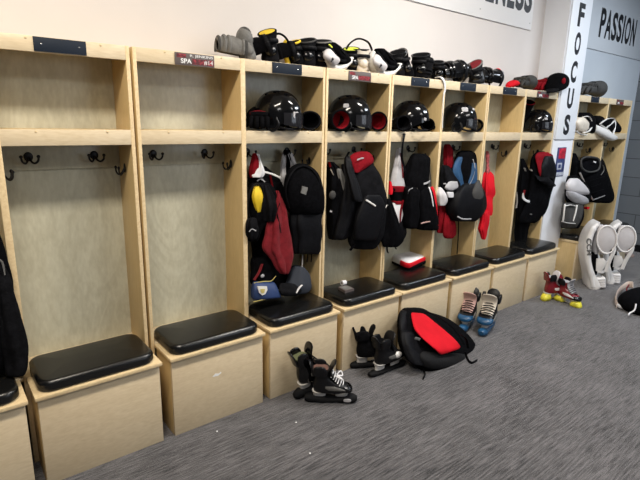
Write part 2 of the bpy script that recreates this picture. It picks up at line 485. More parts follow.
def locker(label, x0, x1, divs, plates, left_gap=.004, right_gap=.004, hooks=True, skip=()):
    """one cabinet, bays between x0, the dividers and x1"""
    xs = [x0 + left_gap] + divs + [x1 - right_gap]
    t = thing('hockey_locker', label, 'locker', ((x0 + x1) / 2, .0, 0), group='plywood lockers along the wall')
    bx('side_panel', (xs[0], .0, 0), (xs[0] + T, YD, ZT), side_wood, t, .0012)
    bx('side_panel', (xs[-1] - T, .0, 0), (xs[-1], YD, ZT), side_wood, t, .0012)
    for s in (xs[0], xs[-1] - T): bx('edge_band', (s, -.0022, 0), (s + T, .0, ZT), edge_wood, t, .0004)
    for d in divs:
        bx('divider', (d - T / 2 - .006, .0, 0), (d + T / 2 + .006, YD, ZT - .0), side_wood, t, .0012)
        bx('edge_band', (d - T / 2 - .006, -.0022, 0), (d + T / 2 + .006, .0, ZT), edge_wood, t, .0004)
    bx('back_panel', (xs[0] + T, YD - .006, .02), (xs[-1] - T, YD + .006, ZT), back_wood, t, 0)
    for i in range(len(xs) - 1):
        a = xs[i] + (T if i == 0 else T / 2 + .006); b = xs[i + 1] - (T if i == len(xs) - 2 else T / 2 + .006)
        bx('top_panel', (a, .018, ZT - .018), (b, YD - .006, ZT), side_wood, t, .0005)
        bx('top_rail', (a, -.0015, ZT - .066), (b, .018, ZT), rail_wood, t, .001)
        bx('shelf', (a, .018, ZS - .018), (b, YD - .006, ZS), side_wood, t, .0005)
        bx('shelf_rail', (a, -.0015, ZR), (b, .018, ZS), rail_wood, t, .001)
        bx('hook_rail', (a, YD - .022, 1.452), (b, YD - .006, ZS - .018), back_wood, t, .001)
        bx('seat_board', (a, .0005, .453), (b, YD - .006, .472), front_wood, t, .0005)
        for z in (ZT - .010, ZS - .010):
            for f in (.25, .80):
                finish('screw_cap', ball(B(), (a + (b - a) * f, -.002, z), .0055, sy=.5, u=10, v=6), edge_wood, t)
        if i in skip: continue
        for f in (.23, .77): hook(t, a + (b - a) * f, YD - .022, 1.512)
        hook(t, b, .13, 1.447, 1)
        if i == 0 and x0 < -1: hook(t, -.590, .13, 1.447, -1)
    for kind, c, wd in plates:
        if kind == 'blank':
            p = bx('name_plate', (c - wd / 2, -.0065, ZT - .062), (c + wd / 2, -.0018, ZT - .002), navy_plate, t, .0006)
            for s in (-1, 1): finish('screw', ball(B(), (c + s * wd * .36, -.007, ZT - .031), .0045, sy=.5, u=10, v=6), steel, p)
        else:
            p = bx('name_plate', (c - wd / 2, -.0065, ZT - .066), (c + wd / 2, -.0018, ZT - .004), carton, t, .0006)
            z0 = ZT - .064; w2 = wd / 2
            bx('red_print', (c - w2 * .15, -.0072, z0 + .006), (c + w2 * .96, -.0065, z0 + .034), mat('plate_red', (.28, .02, .03), .5, n=(90, .75), contrast=(.42, .58)), p, 0)
            bx('red_print', (c - w2 * .92, -.0072, z0 + .036), (c - w2 * .45, -.0065, z0 + .054), MATS['plate_red'], p, 0)
            if kind[0]: text('lettering', kind[0], c - w2 * .25, c + w2 * .92, z0 + .038, z0 + .054, -.0072, paper, p, bold=.0, depth=.0006)
            text('lettering', 'SPA', c - w2 * .72, c - w2 * .18, z0 + .008, z0 + .032, -.0072, paper, p, bold=.02, depth=.0006)
            if kind[1]: text('lettering', kind[1], c + w2 * .45, c + w2 * .92, z0 + .008, z0 + .031, -.0074, paper, p, depth=.0006)
    return t


locker('empty plywood double locker at the left end, blank navy plate on its top rail', SE[0], SE[2], [SE[1]], [('blank', -.318, .215)], right_gap=.009)
locker('plywood double locker with one empty bay beside a bay of red and yellow gear', SE[2], SE[4], [SE[3]], [(('R. JENKINS', '#14'), .326, .222), ('blank', .92, .215)], left_gap=.006)
locker('single plywood locker bay with printed plate, holding a helmet between red lined gloves', SE[4], SE[5], [], [(('', ''), 1.517, .205)])
locker('plywood double locker with a white strap hanging over its middle post', SE[5], SE[7], [SE[6]], [('blank', 2.138, .205), ('blank', 2.74, .215)])
locker('plywood double locker beside the white column, its left upper cubby empty', SE[7], SE[9], [SE[8]], [('blank', 3.375, .225), (('', ''), 3.965, .225)])
locker('plywood double locker beyond the white column with goalie gear on its shelf', 4.735, 6.175, [5.50], [('blank', 5.12, .2), (('', ''), 5.80, .2)])


def bench(x0, x1, label, cl=None):
    t = thing('locker_bench', label, 'bench', ((x0 + x1) / 2, -.1, 0), group='benches in front of the lockers')
    # box: front and two sides
    bx('front_panel', (x0 + .011, -.2185, 0), (x1 - .011, -.2005, .452), front_wood, t, .001)
    bx('side_panel', (x0 + .010, -.2005, 0), (x0 + .028, -.004, .452), side_wood, t, .001)
    bx('side_panel', (x1 - .028, -.2005, 0), (x1 - .010, -.004, .452), side_wood, t, .001)
    # lid with notches for the cabinet uprights
    bm = B(); box(bm, (x0, -.238, .453), (x1, -.0035, .472), .0025)
    li = finish('bench_lid', bm, edge_wood, t)
    c = slab(B(), (x0 + x1) / 2, -.056, (x1 - x0) / 2 - .022, .168, .065, .4725, .530, .024, .008)
    finish('seat_cushion', c, black_vinyl, t)
    return t


BL = [(-1.215, -.640), (-.613, -.026), (.018, .609), (.643, 1.204), (1.24, 1.815), (1.826, 2.420), (2.448, 3.036), (3.062, 3.648), (3.668, 4.257)]
BLAB = ['plywood bench with black cushion cut off at the left edge, under the black jacket',
        'plywood bench with empty black cushion under the blank navy plate, nearest whole bench',
        'plywood bench with empty black cushion and a small white scuff on its front panel',
        'plywood bench holding the small blue bag, black skates standing before it',
        'plywood bench with a small box lying on its black cushion',
        'plywood bench with a folded white and red jersey on its cushion',
        'plywood bench with empty cushion, blue tipped skates before its front',
        'plywood bench with empty cushion under the hanging red shirt',
        'plywood bench with black cushion beside the white column, red skates before it']
for (a, b), l in zip(BL, BLAB): bench(a, b, l)
bench(4.70, 5.44, 'plywood bench beyond the column, behind the white goalie leg pads')
bench(5.52, 6.17, 'plywood bench at the far right end, half hidden by the goalie leg pads')
tg = bpy.data.objects
_sc = [o for o in bpy.data.objects if o.name.startswith('locker_bench') and 'scuff' in o.get('label', '')][0]
pts = [(.30, .285), (.325, .30), (.352, .292), (.368, .300), (.372, .292), (.345, .280), (.315, .283)]
finish('scuff_mark', plate(B(), [(.262 + (x - .30) * .8, z) for x, z in pts], -.2192, -.2185), mat('scuff', (.85, .84, .82), .7), _sc, False)
# ------------------------------------------------------------------ gear builders
def sph(bm, f, nu=28, nv=14, v0=0.0, v1=1.0, close=True):
    """surface f(u, v) -> point, closed in u"""
    rows = []
    for j in range(nv + 1):
        v = v0 + (v1 - v0) * j / nv
        rows.append([bm.verts.new(f(2 * PI * i / nu, v)) for i in range(nu)])
    for j in range(nv):
        for i in range(nu):
            bm.faces.new((rows[j][i], rows[j][(i + 1) % nu], rows[j + 1][(i + 1) % nu], rows[j + 1][i]))
    bmesh.ops.remove_doubles(bm, verts=bm.verts, dist=1e-5)
    return bm


def helmet(loc, rz, label, sticker=None, tilt=(0, 0), visor=True, s=1.0):
    t = thing('hockey_helmet', label, 'helmet', loc, (tilt[0], tilt[1], rz), 'helmets in the upper cubbies', (s, s, s * 1.18))

    def shell(u, v, k=1.0):
        ph = v * PI * (.60 if math.sin(u) > -.2 else .60)
        front = max(0, -math.sin(u))
        ph = v * PI * (.62 - .12 * front)
        cx, sx = math.cos(u), math.sin(u)
        r = math.sin(ph) ** .82 if ph > 0 else 0
        z = math.cos(ph)
        ridge = 1 + .035 * math.exp(-((cx * r) / .22) ** 2) * (1 if z > -.2 else 0)
        ridge += .03 * math.exp(-((abs(cx * r) - .62) / .12) ** 2)
        if abs(sx * r + .08) < .035: ridge -= .022
        return Vector((cx * r * .118, sx * r * .143, .068 + z * .118 * (1.0 if z > 0 else .60))) * 1 if False else Vector((cx * r * .118 * ridge * k, sx * r * .143 * ridge * k, .072 + (z * .122 * ridge if z > 0 else z * .17) * k))
    finish('shell', sph(B(), shell, 48, 26), blk_plas, t, True, False)
    finish('liner', sph(B(), lambda u, v: shell(u, v, .93), 24, 12), blk_fab, t, True, False)
    for sx in (-1, 1):
        for k in range(3):
            bm2 = B(); slab(bm2, 0, 0, .007, .020, .005, 0, .004, .0015)
            a = Matrix.Translation((sx * .052, -.055 + k * .05, .187 - .012 * abs(k - 1))) @ Matrix.Rotation(sx * R_(24), 4, 'Y') @ Matrix.Rotation(sx * R_(-8), 4, 'Z')
            bm2.transform(a); finish('vent', bm2, blk_fab, t, True, False)
    for sx in (-1, 1):
        e = tube(B(), [(sx * .113, -.02, .06), (sx * .122, -.035, .03), (sx * .118, -.01, .004), (sx * .118, .03, .006), (sx * .119, .04, .04), (sx * .113, .02, .062)], .008, 8, 4)
        finish('ear_guard', e, blk_soft, t, True, False)
    if visor:
        bm = B(); rows = []
        for j in range(5):
            row = []
            for i in range(17):
                a = R_(205 + 130 * i / 16); z = .088 - .078 * j / 4 * (1 - .25 * abs(i - 8) / 8)
                k = 1.02 + .015 * math.sin(j / 4 * PI)
                row.append(bm.verts.new((math.cos(a) * .121 * k, math.sin(a) * .150 * k, z)))
            rows.append(row)
        for j in range(4):
            for i in range(16): bm.faces.new((rows[j][i], rows[j][i + 1], rows[j + 1][i + 1], rows[j + 1][i]))
        bmesh.ops.solidify(bm, geom=bm.faces[:], thickness=.002)
        finish('visor', bm, mat('smoked_visor', (.03, .03, .035), .08, coat=.6), t, True, False)
    st = tube(B(), [(-.112, -.03, .02), (-.09, -.09, .008), (-.03, -.135, .012), (.04, -.13, .010), (.10, -.08, .008), (.113, -.03, .02)], .006, 8, 4, ((0, 0, 1), .35))
    finish('chin_strap', st, blk_nylon, t, True, False)
    for s_ in sticker or []:
        (cx, cy, cz, rr, m) = s_
        n = Vector((cx, cy, cz)).normalized()
        u = math.atan2(cy, cx); bm = B()
        p = shell(u, math.acos(n.z) / (PI * (.62 - .12 * max(0, -math.sin(u)))), 1.01)
        M = Matrix.Translation(p) @ n.to_track_quat('Z', 'Y').to_matrix().to_4x4()
        slab(bm, 0, 0, rr, rr * .7, rr * .4, -.002, .004, .001, M=M)
        finish('sticker', bm, m, t, True, False)
    return t


def shellpatch(bm, r0, r1, L, a0, a1, th, bend=0.0, nx=14, na=16, taper=None, flare=0):
    """open curved plate: arc section in y-z around the x axis, running along x; a real thickness"""
    out = []
    for side in (0, 1):
        rows = []
        for i in range(nx + 1):
            t = i / nx; x = (t - .5) * L
            r = (r0 + (r1 - r0) * t)
            r *= (1 - .10 * (2 * t - 1) ** 4)
            row = []
            for j in range(na + 1):
                a = R_(a0 + (a1 - a0) * j / na)
                rr = r - (th if side else 0)
                edge = math.sin(PI * j / na) ** .4 if 0 < j < na else 0
                xx = x * (0.86 + .14 * edge)
                row.append(bm.verts.new((xx, rr * math.cos(a), rr * math.sin(a) + bend * math.sin(PI * t))))
            rows.append(row)
        out.append(rows)
    A_, C_ = out
    for rows in out:
        for i in range(nx):
            for j in range(na): bm.faces.new((rows[i][j], rows[i][j + 1], rows[i + 1][j + 1], rows[i + 1][j]))
    for i in range(nx):
        for j in (0, na): bm.faces.new((A_[i][j], A_[i + 1][j], C_[i + 1][j], C_[i][j]))
    for j in range(na):
        for i in (0, nx): bm.faces.new((A_[i][j], A_[i][j + 1], C_[i][j + 1], C_[i][j]))
    return bm


def elbow_pad(u, v, y, rot, label, outer, inner, s=1.0, trim=None, strap=True, cap=None, lift=0, zrot=True):
    """soft curved arm pad with a hard dome and a strap. (u, v) says where its base rests"""
    p = at(u, v, y); 
    t = thing('elbow_pad', label, 'elbow pad', (p.x, p.y, ZT + .001 + lift), tuple(R_(a) for a in rot), 'pads lying along the locker tops', (s, s, s))
    c = .062
    def tr(bm): bm.transform(Matrix.Translation((0, 0, c))); return bm
    finish('sleeve', tr(shellpatch(B(), .058, .066, .19, -30, 215, .016)), outer, t, True, False)
    finish('liner', tr(shellpatch(B(), .043, .050, .180, -28, 213, .006)), inner, t, True, False)
    finish('elbow_cap', tr(ball(B(), (.0, .018, .030), .052, 1.15, .95, .85)), cap or outer, t, True, False)
    for k in range(3):
        b_ = tube(B(), [(-.055 + k * .028 + (.055 if k == 2 else 0), .060 * math.cos(R_(a)), .063 * math.sin(R_(a))) for a in range(-20, 211, 23)], .010, 8, 2)
        finish('padding_roll', tr(b_), outer, t, True, False)
    if strap:
        b_ = tube(B(), [(.07, .066 * math.cos(R_(a)), .068 * math.sin(R_(a)) - (.004 if a > 215 or a < -30 else 0)) for a in range(-90, 271, 24)], .011, 8, 2, ((1, 0, 0), .25))
        finish('strap', tr(b_), trim or blk_nylon, t, True, False)
    if trim:
        b_ = tube(B(), [(-.088, .054 * math.cos(R_(a)), .054 * math.sin(R_(a))) for a in range(-28, 213, 24)], .0085, 8, 2)
        finish('binding', tr(b_), trim, t, True, False)
    return t


def shin_guard(loc, rot, label, sc=(1, 1, 1), shell=None, liner=None, trim=None):
    t = thing('shin_guard', label, 'shin guard', loc, tuple(R_(a) for a in rot), 'pads lying along the locker tops', sc)
    sh = shell or wht_plas; li = liner or blk_fab
    finish('shell', shellpatch(B(), .070, .082, .30, 15, 165, .010), sh, t, True, False)
    finish('liner', shellpatch(B(), .060, .070, .31, -8, 188, .014), li, t, True, False)
    finish('knee_cap', ball(B(), (.125, 0, .040), .062, .85, 1.0, .80), sh, t, True, False)
    b_ = tube(B(), [(-.10, .074 * math.cos(R_(a)), .074 * math.sin(R_(a))) for a in range(-70, 251, 24)], .013, 8, 2, ((1, 0, 0), .25))
    finish('strap', b_, blk_nylon, t, True, False)
    if trim:
        for s_ in (-1, 1):
            b_ = tube(B(), [(-.14, s_ * .066, .012), (0, s_ * .073, .014), (.13, s_ * .076, .012)], .007, 8, 3)
            finish('binding', b_, trim, t, True, False)
    b_ = B()
    for k in (-1, 1):
        tube(b_, [(-.10, k * .020, .073), (0, k * .028, .078), (.08, k * .020, .084)], .006, 8, 3)
    finish('shell_ridge', b_, sh, t, True, False)
    return t


def glove(loc, rot, label, outer, liner, s=1.0, trim=None, group='gloves in the upper cubbies'):
    """fingers run along +y, the open cuff faces -y"""
    t = thing('hockey_glove', label, 'glove', loc, tuple(R_(a) for a in rot), group, (s if isinstance(s, tuple) else (s, s, s)))
    n = 28
    def cuff(k, y0, y1, nv=6):
        def f(u, v):
            yy = y0 + (y1 - y0) * v; q = 1 + .30 * (1 - v)
            return Vector((math.cos(u) * .062 * q * k, yy, .068 + math.sin(u) * .050 * q * k))
        return f
    bm = B(); fo = cuff(1, -.16, -.02); fi = cuff(.80, -.163, -.02)
    rows = [[bm.verts.new(fo(2 * PI * i / n, v / 6)) for i in range(n)] for v in range(6, -1, -1)]
    rows += [[bm.verts.new(cuff(.9, -.168, -.02)(2 * PI * i / n, 0)) for i in range(n)]]
    rows += [[bm.verts.new(fi(2 * PI * i / n, 0)) for i in range(n)]]
    for a_, b_ in zip(rows, rows[1:]):
        for i in range(n): bm.faces.new((a_[i], a_[(i + 1) % n], b_[(i + 1) % n], b_[i]))
    finish('cuff', bm, outer, t, True, False)
    bm = B(); rows = [[bm.verts.new(fi(2 * PI * i / n, v / 6 * .9)) for i in range(n)] for v in range(7)]
    for a_, b_ in zip(rows, rows[1:]):
        for i in range(n): bm.faces.new((a_[i], a_[(i + 1) % n], b_[(i + 1) % n], b_[i]))
    cv = bm.verts.new((0, -.03, .068))
    for i in range(n): bm.faces.new((rows[-1][i], rows[-1][(i + 1) % n], cv))
    finish('cuff_liner', bm, liner, t, True, False)
    finish('palm', loft(B(), [((0, -.03, .055), (.056, 0, 0), (0, 0, .036)), ((0, .05, .05), (.060, 0, 0), (0, 0, .034)), ((0, .085, .046), (.058, 0, 0), (0, 0, .028))], 20, 2.6, 3), outer, t, True, False)
    for k in range(3):
        b_ = tube(B(), [(-.055, -.005 + k * .032, .082), (0, .0 + k * .032, .094 - k * .004), (.055, -.005 + k * .032, .082)], .017, 8, 4)
        finish('back_roll', b_, outer if k != 1 else (trim or outer), t, True, False)
    for k in range(4):
        x = -.045 + k * .030; L = (.075, .090, .088, .066)[k]
        b_ = tube(B(), [(x, .07, .062), (x * 1.08, .07 + L * .55, .060), (x * 1.12, .07 + L, .034), (x * 1.1, .07 + L * .92, .018)], [.016, .0165, .016, .015, .014, .012], 10, 4)
        finish('finger', b_, outer, t, True, False)
    b_ = tube(B(), [(.050, .0, .045), (.078, .035, .042), (.086, .08, .036), (.078, .105, .030)], [.020, .020, .019, .017, .015], 10, 4)
    finish('thumb', b_, outer, t, True, False)
    return t


def put_local(t, name, bm, m): return finish(name, bm, m, t, True, False)


def cup_pad(u, v, y, h, wd, label, outer, inner, rim=None, yaw=0, slant=.35, lean=0, strap=True, cap=None):
    """upright open arm pad: flared sleeve with a slanted oval mouth, a domed cap low at the front and a strap"""
    p = at(u, v, y)
    t = thing('elbow_pad', label, 'elbow pad', (p.x, y, ZT + .001), (0, R_(lean), R_(yaw)), 'pads lying along the locker tops')
    a, d = wd / 2, .055; slant *= .30
    def ring(z, k, kk=1.0, off=0): 
        q = z / h
        return (Vector((off, .012 * q, z)), Vector((a * k, 0, slant * a * k * q * .6)), Vector((0, d * k * kk, slant * d * 1.4 * q)))
    R = [ring(0, .80), ring(.18 * h, .95), ring(.45 * h, .84), ring(.72 * h, .88), ring(.95 * h, 1.0)]
    put_local(t, 'sleeve', loft(B(), R, 28, 2.3, 4, amp=.005, freq=30, seed=u), outer)
    top = ring(.95 * h, 1.0)
    put_local(t, 'liner', loft(B(), [ring(.93 * h, .88), (top[0] + Vector((0, 0, .004)), top[1] * .86, top[2] * .86), (top[0] + Vector((0, 0, .0055)), top[1] * .5, top[2] * .5)], 24, 2.2, 2), inner)
    put_local(t, 'rim', tube(B(), [top[0] + top[1] * (math.cos(2 * PI * k / 20) * .94) + top[2] * (math.sin(2 * PI * k / 20) * .94) for k in range(21)], .0065, 8, 1), rim or outer)
    put_local(t, 'elbow_cap', ball(B(), (.0, -.036, .36 * h), .036, 1.15 * wd / .13, .8, .95), cap or blk_plas)
    if strap: put_local(t, 'strap', tube(B(), [Vector((a * 1.0 * math.cos(2 * PI * k / 16), d * 1.03 * math.sin(2 * PI * k / 16), .66 * h)) for k in range(17)], .011, 8, 1, ((0, 0, 1), .3)), blk_nylon)
    return t


def shin_px(du, dv, label, trim=None):
    """shin guard lying on its back, end towards the room: white shell curling under a black liner"""
    Y = .03
    A_ = lambda u, v, y=Y: at(u + du, v + dv, y)
    org = A_(338, 68)
    t = thing('shin_guard', label, 'shin guard', (org.x, org.y, org.z), (0, 0, 0), 'pads lying along the locker tops')
    pts = [A_(325.5, 47, .05), A_(324.5, 54), A_(326.5, 61), A_(331, 66.5), A_(337.5, 68.6), A_(344, 66.5), A_(349, 62.5), A_(352.5, 58.5, .05)]
    finish('shell', tube(B(), [p + Vector((0, .02, 0)) for p in pts], [.030, .040, .046, .050, .050, .048, .040, .026], 14, 5, ((0, 1, 0), .50)), wht_plas, t)
    finish('knee_lobe', loft(B(), [(A_(329, 48), Vector((.014, 0, 0)), Vector((0, .012, .0))), (A_(329, 53, -.005), Vector((.042, 0, 0)), Vector((0, .020, 0))), (A_(332, 59, -.012), Vector((.064, 0, 0)), Vector((0, .026, 0))), (A_(333.5, 65, -.005), Vector((.024, 0, 0)), Vector((0, .016, 0)))], 22, 2.2, 4), pad_grey, t)
    finish('shell_mark', tube(B(), [A_(331, 62, -.036), A_(332.5, 59.5, -.036), A_(332.5, 57.5, -.036)], [.004, .008, .003], 8, 3), blk_soft, t)
    finish('liner', loft(B(), [(A_(331, 43, .08), Vector((.03, 0, .0)), Vector((0, .04, 0))), (A_(334, 48, .07), Vector((.06, 0, -.012)), Vector((0, .06, 0))), (A_(338, 55, .06), Vector((.075, 0, -.012)), Vector((0, .065, 0))), (A_(341, 61, .06), Vector((.06, 0, .0)), Vector((0, .06, 0))), (A_(340, 65, .06), Vector((.03, 0, 0)), Vector((0, .05, 0)))], 30, 2.4, 4, amp=.008, freq=22, seed=du), blk_fab, t)
    finish('liner_edge', tube(B(), [A_(328, 46, .02), A_(333, 51, .0), A_(337, 57, -.005), A_(343, 61, .0), A_(350, 59, .02)], .009, 10, 5), blk_fab2, t)
    finish('strap', tube(B(), [A_(331, 44, .06), A_(337, 46, .02), A_(342, 52, .0), A_(347, 58, .02)], .014, 8, 5, ((0, 1, 0), .4)), blk_nylon, t)
    if trim: finish('binding', tube(B(), [A_(324, 43.5, .05), A_(328, 44.5, .03), A_(332, 48, .01)], .008, 8, 4), trim, t)
    return t


# ------------------------------------------------------------------ along the locker tops
EP = elbow_pad; CU = cup_pad
EP(231.5, 56, .085, (0, 4, -14), 'grey ribbed elbow pad, leftmost of the pads on the lockers', mid_grey, blk_fab, .95, trim=dk_grey, cap=mid_grey)
t = CU(249, 58, .06, .14, .095, 'upright grey capped elbow pad beside the leftmost ribbed pad', mid_grey, blk_fab, mid_grey, yaw=-20, cap=mid_grey, slant=.2, strap=False, lean=-12)
put_local(t, 'dome', ball(B(), (0, .0, .118), .053, .92, .95, 1.15), mid_grey)
put_local(t, 'dome_top', ball(B(), (.006, .004, .140), .044, .92, .95, 1.0), dk_grey)
EP(261, 60, .08, (0, -22, -30), 'plain black elbow pad between the grey pad and the yellow lined pad', blk_fab, blk_fab, .92, lift=.02)
CU(271.5, 62, .08, .185, .115, 'black elbow pad with a yellow lining at its open mouth', blk_fab2, yel_fab, blk_fab, yaw=-25, slant=1.0, lean=-8)
t = EP(285, 64, .07, (0, -15, -25), 'black pad with a tall arched strap loop over the navy plate', blk_fab, blk_fab, .88, lift=.01)
put_local(t, 'strap_loop', tube(B(), [(-.05, -.02, .09), (-.045, 0, .16), (0, .01, .195), (.045, .0, .16), (.07, -.02, .07)], .015, 8, 5, ((0, 1, 0), .5)), blk_nylon)
t = CU(296.5, 65, .07, .145, .10, 'black elbow pad with a broad yellow edge standing on the lockers', blk_fab, blk_fab, yel_fab, yaw=-30, slant=.7, lean=-10)
put_local(t, 'edge_band', tube(B(), [(-.052, -.03, .005), (-.062, -.045, .06), (-.060, -.03, .12), (-.04, -.01, .145)], .016, 8, 4), yel_fab)
CU(306.5, 66, .07, .165, .125, 'black cupped elbow pad right of the yellow edged one', blk_fab2, blk_fab, dk_grey, yaw=-30, slant=.9)
CU(318.5, 67, .08, .175, .135, 'black elbow pad with grey edging beside the first white shin guard', blk_fab, blk_fab, mid_grey, yaw=-35, slant=.8, lean=6)
shin_px(0, 0, 'white shin guard with black liner and lime trim, left of the pair', lime)
CU(351, 70, .12, .16, .12, 'black elbow pad with lime green lining between the two white shin guards', blk_fab, lime, blk_fab2, yaw=-20, slant=.9)
t = CU(360.5, 72, .09, .16, .125, 'cream elbow pad with a black strap arching above it', cream, lime, blk_fab, yaw=-15, slant=.3, cap=cream)
put_local(t, 'strap_loop', tube(B(), [(-.11, .03, .12), (-.09, .02, .18), (-.02, .02, .225), (.05, .0, .205), (.08, -.01, .15)], .012, 8, 5, ((0, 1, 0), .5)), blk_nylon)
shin_px(48.5, 6, 'white shin guard with black liner, right of the pair')
CU(397, 75, .13, .19, .13, 'round black elbow cup right behind the right white shin guard', blk_fab2, blk_fab, blk_plas, yaw=-40, slant=1.1)
CU(409, 76, .09, .20, .10, 'tall narrow black elbow pad leaning left, above the blank plate', blk_fab, blk_fab, mid_grey, yaw=-30, slant=1.4, lean=-22)
CU(420, 77, .08, .185, .15, 'broad black elbow pad with a flared open top', blk_fab, blk_fab, blk_soft, yaw=-30, slant=.9)
EP(428.5, 78, .06, (0, -80, 10), 'black pad with an upright grey oval cap near the white strap', blk_fab2, blk_fab, .80, cap=dk_grey, lift=.07)
CU(437, 79, .09, .15, .105, 'small black elbow pad just left of the hanging white strap', blk_fab, blk_fab, blk_soft, yaw=-30, slant=.8)
t = EP(452, 81, .09, (0, -10, -10), 'large glossy black elbow pad with pink straps, right of the white strap', blk_plas, blk_fab, 1.28, cap=blk_plas)
put_local(t, 'pink_patch', slab(B(), .10, .0, .022, .03, .01, .055, .085, .008), pink)
EP(466, 82, .10, (0, -30, -60), 'glossy black rolled elbow pad behind the blank plate', blk_plas, blk_fab, .95, lift=.02)
CU(477, 83, .06, .175, .145, 'black elbow pad whose open mouth faces the room, near the row end', blk_soft, dk_red, mid_grey, yaw=-45, slant=1.6, lean=-12)
t = EP(488, 84, .10, (0, 4, -12), 'glossy black elbow pad with a grey and pink tip, last of the row', blk_plas, blk_fab, 1.2, cap=blk_plas)
put_local(t, 'tip', ball(B(), (.100, .0, .105), .032, 1.1, .9, .8), lt_grey)
put_local(t, 'pink_patch', ball(B(), (.075, .0, .128), .020, 1.2, 1, .6), bright_red)
o = finish('hanging_strap', tube(B(), [at(436, 79, .06) + Vector((0, 0, .01)), at(441, 79, .0) + Vector((0, 0, .012)), at(444.5, 82, -.012), at(445, 90, -.012), at(443.5, 97, -.012), at(443, 110, -.010), at(442.5, 128, -.010)], [.013, .013, .012, .010, .006, .004, .004], 8, 4, ((1, 0, 0), .35)), wht_fab, None, origin=at(444, 100, -.012))
setp(o, 'thin white strap hanging down over the locker post', 'strap')
TG = 'gloves on the locker tops'
t = glove((at(520, 88, .10).x, .08, ZT + .002), (0, 0, 98), 'dark olive hockey glove with a red tongue lying on the locker top', olive, red_fab, (1.05, 1.0, 1.1), group=TG)
put_local(t, 'cuff_tongue', loft(B(), [((-.0, .16, .04), (.04, 0, 0), (0, 0, .02)), ((0, .21, .040), (.045, 0, 0), (0, .004, .026)), ((.01, .25, .028), (.040, 0, 0), (0, .004, .022)), ((.015, .29, .014), (.02, 0, 0), (0, 0, .010))], 16, 2.2, 3), bright_red)
t = glove((at(537, 88, .14).x + .1, .12, ZT + .002), (0, 0, 85), 'red edged dark glove behind the olive glove on the locker top', red_fab, red_fab, (.9, .75, 1.25), trim=red_fab, group=TG)
p = at(553, 90, .05)
bm = loft(B(), [((-.13, 0, .02), (0, .06, 0), (0, 0, .018)), ((-.08, 0, .05), (0, .085, 0), (0, 0, .045)), ((0, 0, .075), (0, .10, 0), (0, 0, .068)), ((.08, 0, .075), (0, .095, 0), (0, 0, .062)), ((.14, 0, .07), (0, .05, 0), (0, 0, .035))], 24, 2.3, 4, amp=.006, freq=18)
t = thing('ball_cap', 'black cap with red patches on the locker top against the column', 'cap', (p.x, .02, ZT), (0, R_(-6), R_(8)), None, (1.12, 1, 1.3))
put_local(t, 'crown', bm, blk_fab)
put_local(t, 'red_patch', ball(B(), (-.045, -.085, .085), .030, 1.2, .5, .8), red_fab)
put_local(t, 'red_patch', ball(B(), (.115, -.045, .085), .022, .8, .9, 1), red_fab)
put_local(t, 'brim', loft(B(), [((-.10, -.02, .03), (0, .05, 0), (.01, 0, .012)), ((-.16, -.02, .022), (0, .07, 0), (.0, 0, .010)), ((-.21, -.02, .012), (0, .04, 0), (0, 0, .006))], 18, 2.2, 3), blk_fab2)
glove((at(589, 94, .08).x + .02, .09, ZT + .002), (0, 0, 92), 'dark grey hockey glove on top of the lockers beyond the column', dk_grey, blk_fab, (1.25, 1.55, 1.45), group=TG)

# ------------------------------------------------------------------ helmets and gloves in the upper cubbies
def HM(u, rz, label, st, **k): return helmet((at(u, 131, .05).x, .075, ZS + .001), R_(rz), label, st, **k)
def GV(u, y, rz, label, o_, l_, s=(1, .6, 1), tr=None, rx=0, dz=.001, yo=0): return glove((at(u, 131, y).x, y + yo, ZS + dz), (rx, 0, rz), label, o_, l_, s, trim=tr)
HM(280, 42, 'glossy black helmet in the third cubby with white marks low on its front', [(-.50, -.80, .05, .022, lt_grey), (-.72, -.65, -.08, .012, lt_grey)], s=1.04)
GV(259, .07, 150, 'black glove with red back, left of the helmet in the third cubby', blk_fab, blk_fab2, (.95, .62, 1.1), red_fab)
GV(308, .10, -30, 'plain black glove right of the helmet in the third cubby', blk_fab2, blk_fab, (.92, .6, .95))
HM(351, 38, 'glossy black helmet standing between two red lined gloves', [(-.85, .02, .50, .018, lt_grey)], s=1.05)
GV(334, .06, -12, 'black glove with red lined cuff, left of the helmet', blk_fab, red_fab, (.96, .6, 1.08))
GV(374.5, .07, -30, 'black glove with red lined cuff, right of the helmet', blk_fab, red_fab, (.84, .6, 1.05))
HM(412, 30, 'glossy black helmet above the bay with the white hanging jersey', [(-.50, -.82, .06, .013, lt_grey)], visor=False, s=1.0)
GV(397, .06, -20, 'black glove with a white cuff stripe, left of its helmet', blk_fab, blk_fab2, (.78, .6, .9), wht_fab)
GV(427, .09, -50, 'small black glove with white tip tucked right of its helmet', blk_fab, blk_fab, (.72, .5, .8), wht_fab)
HM(460, 34, 'black helmet with a large pale round sticker above the red cloth', [(-.72, -.30, .60, .026, lt_grey), (-.25, -.70, .62, .014, lt_grey), (-.35, -.90, .04, .018, red_fab), (-.80, -.55, .02, .014, mid_grey)], s=1.04)
GV(476, .08, -55, 'black glove with a white patch beside the stickered helmet', blk_fab, blk_fab2, (.72, .55, .85), wht_fab)
HM(538.5, 20, 'black helmet surrounded by red edged gloves next to the column', [(-.70, -.60, .35, .016, lt_grey), (-.25, -.95, .10, .015, wht_fab)], s=.98)
def upright(u, y, label, s):
    t = glove((at(u, 131, y).x, y, ZS + .15), (-62, 0, -34), label, blk_fab, blk_fab2, s)
    put_local(t, 'cuff_binding', tube(B(), [(math.cos(2 * PI * k / 18) * .078, -.163, .068 + math.sin(2 * PI * k / 18) * .062) for k in range(19)], .006, 8, 1), red_fab)
upright(524.5, .12, 'red edged black glove stood upright, left of the column side helmet', (.85, .8, .9))
upright(549, .10, 'red edged black glove stood upright, right of the column side helmet', (.95, .85, .95))
